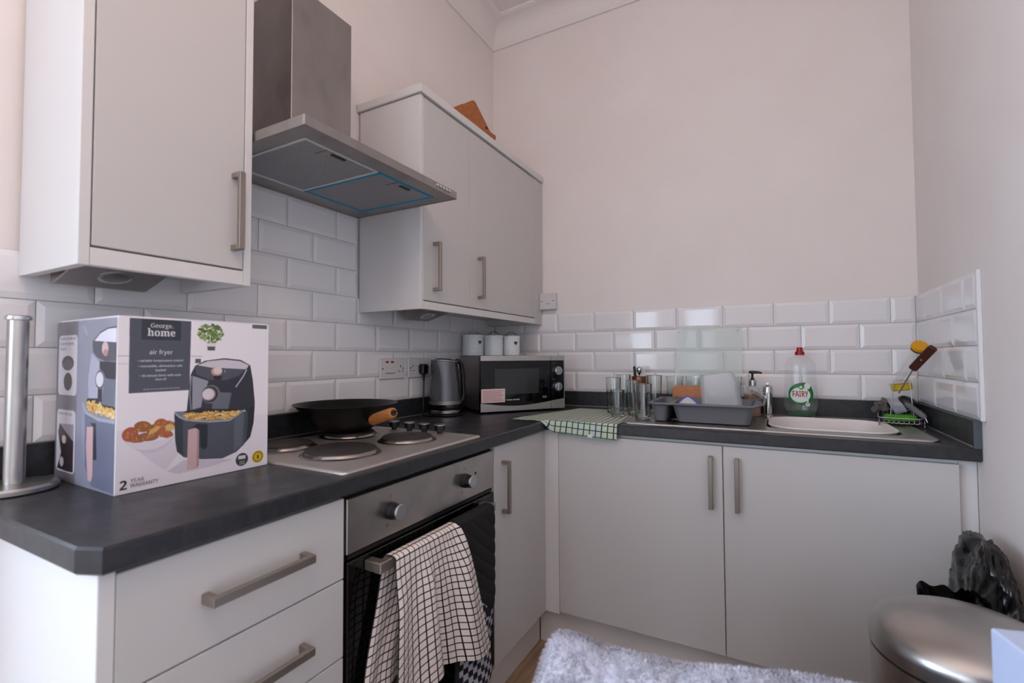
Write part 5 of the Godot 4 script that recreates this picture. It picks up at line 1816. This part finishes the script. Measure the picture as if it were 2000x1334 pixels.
func build_cloths() -> void:
	# green checked tea towel lying on the worktop and over its front edge
	var t := thing("green_tea_towel", "green checked tea towel under the glasses, hanging over the worktop edge", "tea towel")
	var lay := func(u: float, v: float) -> Vector3:
		var back := Vector2(0.560, 0.130).lerp(Vector2(0.868, 0.120), u)
		var front := Vector2(0.452, 0.640).lerp(Vector2(0.885, 0.662), u)
		var p := back.lerp(front, v)
		p.x += 0.006 * sin(v * 7.0 + u * 3.0)
		var y := TOP + 0.0022 + 0.0016 * maxf(0.0, sin(u * 23.0 + v * 9.0)) * smoothstep(0.4, 1.0, v) * (1.0 - smoothstep(0.55, 0.75, u))
		var edge := 0.600
		var over := maxf(0.0, p.y - edge) * smoothstep(0.585, 0.625, p.x)
		if over > 0.0:
			var ra := 0.004
			var an := minf(over / ra, PI / 2)
			var rest := maxf(0.0, over - ra * PI / 2)
			return Vector3(p.x, y - ra * (1.0 - cos(an)) - rest, p.y - over + ra * sin(an) + 0.006 * rest * 12.0 * (1.0 + sin(u * 30.0)) * 0.5)
		return Vector3(p.x, y, p.y)
	put("cloth", MB.new().sheet(64, 72, lay, 0.0014, Vector2(2.2, 2.9)).mesh(), M.tea_towel_green, t)
	put("care_tag", bx(0.772, 0.790, TOP - 0.053, TOP - 0.041, 0.6105, 0.6112), M.label_white, t)
	# black and cream checked towel hanging over the oven handle
	t = thing("checked_towel", "cream towel with black grid lines hanging on the oven handle", "towel")
	var hang := func(u: float, v: float) -> Vector3:
		var l := (v - 0.46) * 0.70      # metres along the cloth, negative behind the bar
		var ztop := lerpf(1.522, 1.280, u) + 0.004 * sin(u * 16.0)
		var bar_y := 0.7155
		if l < -0.018:
			var s := (-l - 0.018) / 0.30
			var zb := lerpf(1.578, 1.36, u)
			var x := 0.6045 - 0.008 * smoothstep(0.0, 0.2, s) + 0.004 * sin(u * 21.0) * s
			return Vector3(x, bar_y - 0.005 + l + 0.018, lerpf(ztop, zb, smoothstep(0.0, 1.0, s)))
		if l <= 0.018:
			var an := l / 0.018
			return Vector3(0.622 + 0.0165 * sin(an * 1.4), bar_y - 0.005 * an * an, ztop)
		var s := (l - 0.018) / 0.36
		var zb := lerpf(1.548, 1.150, u)
		var z := lerpf(ztop, zb, pow(s, 0.85))
		var fold := 0.5 + 0.5 * sin(u * 15.5 + 0.7 + 0.8 * s)
		var pleat := exp(-pow((u - 0.50 - 0.02 * s) / 0.055, 2.0))
		var x := 0.6395 + 0.016 * fold * smoothstep(0.0, 0.35, s) + 0.010 * s - 0.020 * pleat * smoothstep(0.05, 0.5, s)
		x += 0.013 * (1.0 - smoothstep(1.255, 1.300, z))
		var hem := (0.030 * sin(u * 5.2 - 0.6) - 0.012 + 0.02 * u) * s
		return Vector3(x, bar_y - 0.005 - (l - 0.018) + hem, z - 0.018 * pleat * (0.5 - u) * s)
	put("cloth", MB.new().sheet(110, 120, hang, 0.0016, Vector2(2.0, 4.6)).mesh(), M.towel_check, t)
	# black double oven glove with a checked pocket
	t = thing("oven_glove", "black quilted oven glove with checkered pocket hanging on the oven handle", "oven glove")
	var pad := func(u: float, v: float) -> Vector3:
		var l := (v - 0.18) * 0.40
		var z := lerpf(1.276, 1.092, u)
		var bar_y := 0.7150
		if l < -0.018:
			return Vector3(0.6035, bar_y - 0.004 + l + 0.018, z)
		if l <= 0.018:
			var an := l / 0.018
			return Vector3(0.622 + 0.0165 * sin(an * 1.4), bar_y - 0.004 * an * an, z)
		var d := l - 0.018
		var y := bar_y - 0.004 - d
		var rc := 0.05
		var end := 0.31
		if d > end - rc:                # round the lower near corner
			var k := (d - (end - rc)) / rc
			z += (1.0 - sqrt(maxf(0.0, 1.0 - k * k))) * rc * smoothstep(0.4, 1.0, u)
		var ridge := absf(fposmod((y - z * 0.75) / 0.042, 1.0) - 0.5) * 2.0
		return Vector3(0.6395 + 0.0032 * (1.0 - pow(ridge, 3.0)) * smoothstep(0.0, 0.03, d), y, z)
	put("quilted_pad", MB.new().sheet(60, 110, pad, 0.008).mesh(), M.oven_glove, t)
	var pocket := func(u: float, v: float) -> Vector3:
		var y := lerpf(0.462, 0.175, v)
		var z := lerpf(1.262, 1.092, u)
		var rc := 0.06
		if v > 0.75:
			var k := (v - 0.75) / 0.25
			z += (1.0 - sqrt(maxf(0.0, 1.0 - k * k))) * rc * smoothstep(0.3, 1.0, u)
		return Vector3(0.628 + 0.012 * sin(u * PI) + 0.004 * sin(v * 8.0), y, z)
	put("checked_pocket", MB.new().sheet(30, 40, pocket, 0.009, Vector2(2.2, 4.2)).mesh(), M.checker_cloth, t)
	var bind := PackedVector3Array()
	for i in 25:
		bind.append(pocket.call(0.0, i / 24.0))
	put("binding", MB.new().tube(bind, 0.007, 8).mesh(), M.oven_glove, t)


func build_napkin_holder() -> void:
	var t := thing("napkin_holder", "orange-brown wooden triangular napkin holder on top of the two-door wall cabinet", "napkin holder", Vector3(0.262, 2.1415, 0.640), deg_to_rad(-3.0))
	put("base", bx(-0.050, 0.030, 0.0, 0.014, -0.150, 0.150, 0.003), M.orange_wood, t)
	var tri := PackedVector2Array([Vector2(-0.160, 0.0), Vector2(0.155, 0.0), Vector2(0.158, 0.008), Vector2(0.012, 0.116), Vector2(0.0, 0.119), Vector2(-0.012, 0.114), Vector2(-0.164, 0.006)])
	var side := MB.new().prism(tri, -0.005, 0.005, 0.0015).mesh()
	for x in [-0.038, 0.016]:
		var o := put("side_plate", side, M.orange_wood, t)
		o.transform = Transform3D(FACE_X, Vector3(x, 0.014, 0.0))
	put("front_rail", bx(0.022, 0.034, 0.014, 0.036, -0.152, 0.095, 0.003), M.orange_wood, t)
	put("peg", MB.new().lathe([Vector2(0.006, 0), Vector2(0.006, 0.006), Vector2(0, 0.008)], 14).mesh(), M.brown_handle, t, Vector3(0.021, 0.046, -0.090), Vector3(0, 0, -PI / 2))


# ------------------------------------------------------------------ bin, bag, chair

func build_bin_and_bag() -> void:
	var t := thing("pedal_bin", "round stainless steel pedal bin with a domed lid", "bin", Vector3(1.700, 0, 1.165))
	var r := 0.147
	put("body", MB.new().lathe([Vector2(r - 0.004, 0.012), Vector2(r - 0.002, 0.020), Vector2(r - 0.002, 0.598)], 72).mesh(), M.steel, t)
	put("base_ring", MB.new().lathe([Vector2(r + 0.002, 0), Vector2(r + 0.003, 0.004), Vector2(r + 0.003, 0.022), Vector2(r - 0.001, 0.026)], 72).mesh(), M.black_plastic, t)
	put("seal", MB.new().lathe([Vector2(r - 0.004, 0.596), Vector2(r - 0.004, 0.608)], 72).mesh(), M.black_plastic, t)
	var prof := [Vector2(r - 0.001, 0.604), Vector2(r, 0.606), Vector2(r, 0.624)]
	for i in 14:
		var an := PI / 2 * (i + 1) / 14.0
		prof.append(Vector2(max(0.0, r * pow(cos(an), 0.72)), 0.624 + 0.056 * sin(an)))
	put("lid", MB.new().lathe(prof, 72).mesh(), M.steel, t)
	put("hinge", MB.new().box(Vector3(-0.060, 0.576, -0.146), Vector3(0.050, 0.060, 0.016), 0.005).mesh(), M.black_plastic, t)
	put("pedal", bx(-0.03, 0.03, 0.012, 0.020, 0.145, 0.19, 0.003), M.black_plastic, t)
	# black refuse sack slumped between the bin and the wall
	var n := FastNoiseLite.new()
	n.seed = 7
	n.noise_type = FastNoiseLite.TYPE_SIMPLEX_SMOOTH
	n.frequency = 1.0
	var rings := []
	var rows := 84
	var seg := 120
	for i in rows + 1:
		var s := float(i) / rows
		var y := 0.002 + 0.720 * s
		var ring := PackedVector3Array()
		for j in seg:
			var an := -TAU * j / seg
			var d := Vector3(cos(an), 0, sin(an))
			var rad: float = pow(maxf(0.0, 1.0 - pow(absf(s - 0.35) / 0.65, 5.0)), 0.45)
			rad *= 1.0 - 0.10 * smoothstep(0.45, 0.95, s)
			if s < 0.1:
				rad *= 0.80 + 0.20 * smoothstep(0.0, 0.1, s)
			var p := Vector3(d.x * rad * 0.054, y, d.z * rad * 0.185)
			var c1 := 1.0 - 2.0 * absf(n.get_noise_3d(p.x * 8.0, p.y * 7.0 + p.z * 4.0, p.z * 6.0))
			var c2 := 1.0 - 2.0 * absf(n.get_noise_3d(p.x * 20.0 + 9.0, p.y * 14.0 - p.z * 12.0, p.z * 16.0))
			var push := 0.016 * (c1 - 0.5) + 0.007 * (c2 - 0.5)
			var lean: float = smoothstep(0.6, 1.0, s)
			p += Vector3(d.x * push * 0.5, push * lean * 1.4, d.z * push)
			ring.append(p)
		rings.append(ring)
	var bag := thing("refuse_sack", "crumpled glossy black refuse sack against the wall behind the bin", "bag", Vector3(1.829, 0.0, 0.797))
	put("sack", MB.new().loft(rings).mesh(), M.bin_bag, bag)
	var ears := func(u: float, v: float) -> Vector3:
		var a := -0.135 + 0.10 * u
		return Vector3(a, 0.40 + v * (0.200 + 0.018 * sin(u * PI) + 0.006 * sin(u * 17.0)), 0.085 + 0.020 * sin(u * 7.0 + v * 4.0) - 0.03 * v)
	put("loose_corner", MB.new().sheet(24, 18, ears, 0.0012).mesh(), M.bin_bag, bag)
	# white carton at the right edge, on a small table
	var st := thing("side_table", "small white side table in front of the bin", "table", Vector3(1.755, 0, 1.535))
	put("table_top", bx(-0.125, 0.125, 0.530, 0.550, -0.150, 0.150, 0.003), M.white_plastic, st)
	for x in [-0.105, 0.105]:
		for z in [-0.13, 0.13]:
			put("leg", MB.new().lathe([Vector2(0.010, 0), Vector2(0.013, 0.531)], 14).mesh(), M.white_plastic, st, Vector3(x, 0, z))
	var cb := thing("small_carton", "pale blue and white carton cut off by the picture's right edge", "box", Vector3(1.735, 0.5505, 1.510), deg_to_rad(14.0))
	put("carton_body", bx(-0.085, 0.085, 0, 0.252, -0.045, 0.045, 0.002), mat("pale_card", Color(0.74, 0.79, 0.90), 0.4), cb)
	put("print_panel", bx(-0.084, 0.084, 0.02, 0.243, 0.0450, 0.0456), mat("pale_blue_print", Color(0.52, 0.62, 0.80), 0.4), cb)
	put("print_mark", bx(-0.060, -0.030, 0.185, 0.212, 0.0456, 0.0459), mat("navy_print", Color(0.20, 0.25, 0.42), 0.4), cb)


func build_chair_and_throw() -> void:
	# the chair back runs nearly along x; the chair faces the camera
	var o := Vector3(1.290, 0, 1.515)
	var turn := deg_to_rad(12.0)
	var t := thing("low_chair", "low upholstered chair hidden under the pale fur throw", "chair", o, turn)
	put("backrest", bx(-0.235, 0.260, 0.30, 0.628, -0.032, 0.032, 0.025), M.upholstery, t)
	put("seat", bx(-0.235, 0.260, 0.30, 0.415, 0.034, 0.440, 0.02), M.upholstery, t)
	for x in [-0.21, 0.235]:
		for z in [0.0, 0.41]:
			put("leg", MB.new().lathe([Vector2(0.014, 0), Vector2(0.019, 0.302)], 14).mesh(), M.brown_handle, t, Vector3(x, 0, z))
	var th := thing("fur_throw", "fluffy pale grey fur throw draped over the low chair in front", "throw", o, turn)
	var n := FastNoiseLite.new()
	n.seed = 2
	n.frequency = 1.0
	var drape := func(u: float, v: float) -> Vector3:
		var x := lerpf(-0.285, 0.300, u)
		var l := (v - 0.5) * 0.86
		var crown := 0.652 - 0.10 * pow(maxf(0.0, 0.07 - u) / 0.07, 1.6) + 0.006 * sin(u * 9.0 + 1.0) + 0.010 * exp(-pow((u - 0.10) / 0.07, 2.0))
		var ra := 0.046
		var flat := ra * PI / 2
		var z: float
		var y: float
		if absf(l) < flat:
			var an := l / ra
			z = ra * sin(an)
			y = crown - ra * (1.0 - cos(an)) * 0.9
		else:
			z = signf(l) * (ra + 0.05 * (absf(l) - flat))
			y = crown - ra * 0.9 - (absf(l) - flat)
		var w := n.get_noise_2d(x * 14.0, l * 12.0) * 0.006
		return Vector3(x, y + w, z + w + 0.006 * sin(x * 24.0) * smoothstep(0.1, 0.4, absf(l)))
	put("cloth", MB.new().sheet(90, 120, drape, 0.010).mesh(), M.fur, th)
	# the pile: short leaning hairs over the whole throw
	var hair := MB.new()
	hair.tri(Vector3(-0.00075, 0, 0), Vector3(0.00075, 0, 0), Vector3(0.0004, 0.0045, 0.0006))
	hair.tri(Vector3(-0.00075, 0, 0), Vector3(0.0004, 0.0045, 0.0006), Vector3(-0.0004, 0.0045, 0.0006))
	hair.tri(Vector3(-0.0004, 0.0045, 0.0006), Vector3(0.0004, 0.0045, 0.0006), Vector3(0, 0.0080, 0.0026))
	var r := RandomNumberGenerator.new()
	r.seed = 21
	var count := 90000
	var mm := MultiMesh.new()
	mm.transform_format = MultiMesh.TRANSFORM_3D
	mm.use_colors = true
	mm.mesh = hair.mesh()
	mm.instance_count = count
	for i in count:
		var u := r.randf()
		var v := r.randf_range(0.12, 0.88)
		var p: Vector3 = drape.call(u, v)
		var du: Vector3 = drape.call(minf(u + 0.004, 1.0), v) - drape.call(maxf(u - 0.004, 0.0), v)
		var dv: Vector3 = drape.call(u, v + 0.004) - drape.call(u, v - 0.004)
		var nn := dv.cross(du).normalized()
		if nn.dot(Vector3(0, p.y - 0.4, p.z)) < 0.0:
			nn = -nn
		var lean := n.get_noise_2d(p.x * 9.0 + 30.0, v * 9.0)
		var lean2 := n.get_noise_2d(p.x * 9.0 - 30.0, v * 9.0 + 50.0)
		var dir := (nn + du.normalized() * (lean * 1.3 + r.randf_range(-0.3, 0.3)) + dv.normalized() * (lean2 * 1.3 + 0.25 + r.randf_range(-0.3, 0.3))).normalized()
		var side := dir.cross(Vector3(r.randf_range(-1, 1), r.randf_range(-1, 1), r.randf_range(-1, 1))).normalized()
		var k := r.randf_range(0.7, 1.25)
		mm.set_instance_transform(i, Transform3D(Basis(side, dir * k, side.cross(dir)), p + nn * 0.0045))
		var tone := clampf(0.60 + 0.36 * n.get_noise_2d(p.x * 11.0 + 80.0, v * 8.0) + r.randf_range(-0.06, 0.06), 0.28, 0.86)
		mm.set_instance_color(i, Color(tone * 0.97, tone * 0.98, tone * 1.10))
	var fm := mat("fur_hair", Color(1, 1, 1), 0.8)
	fm.vertex_color_use_as_albedo = true
	var pile := MultiMeshInstance3D.new()
	pile.name = "pile"
	pile.multimesh = mm
	pile.material_override = fm
	pile.set_meta("kind", "stuff")
	th.add_child(pile)
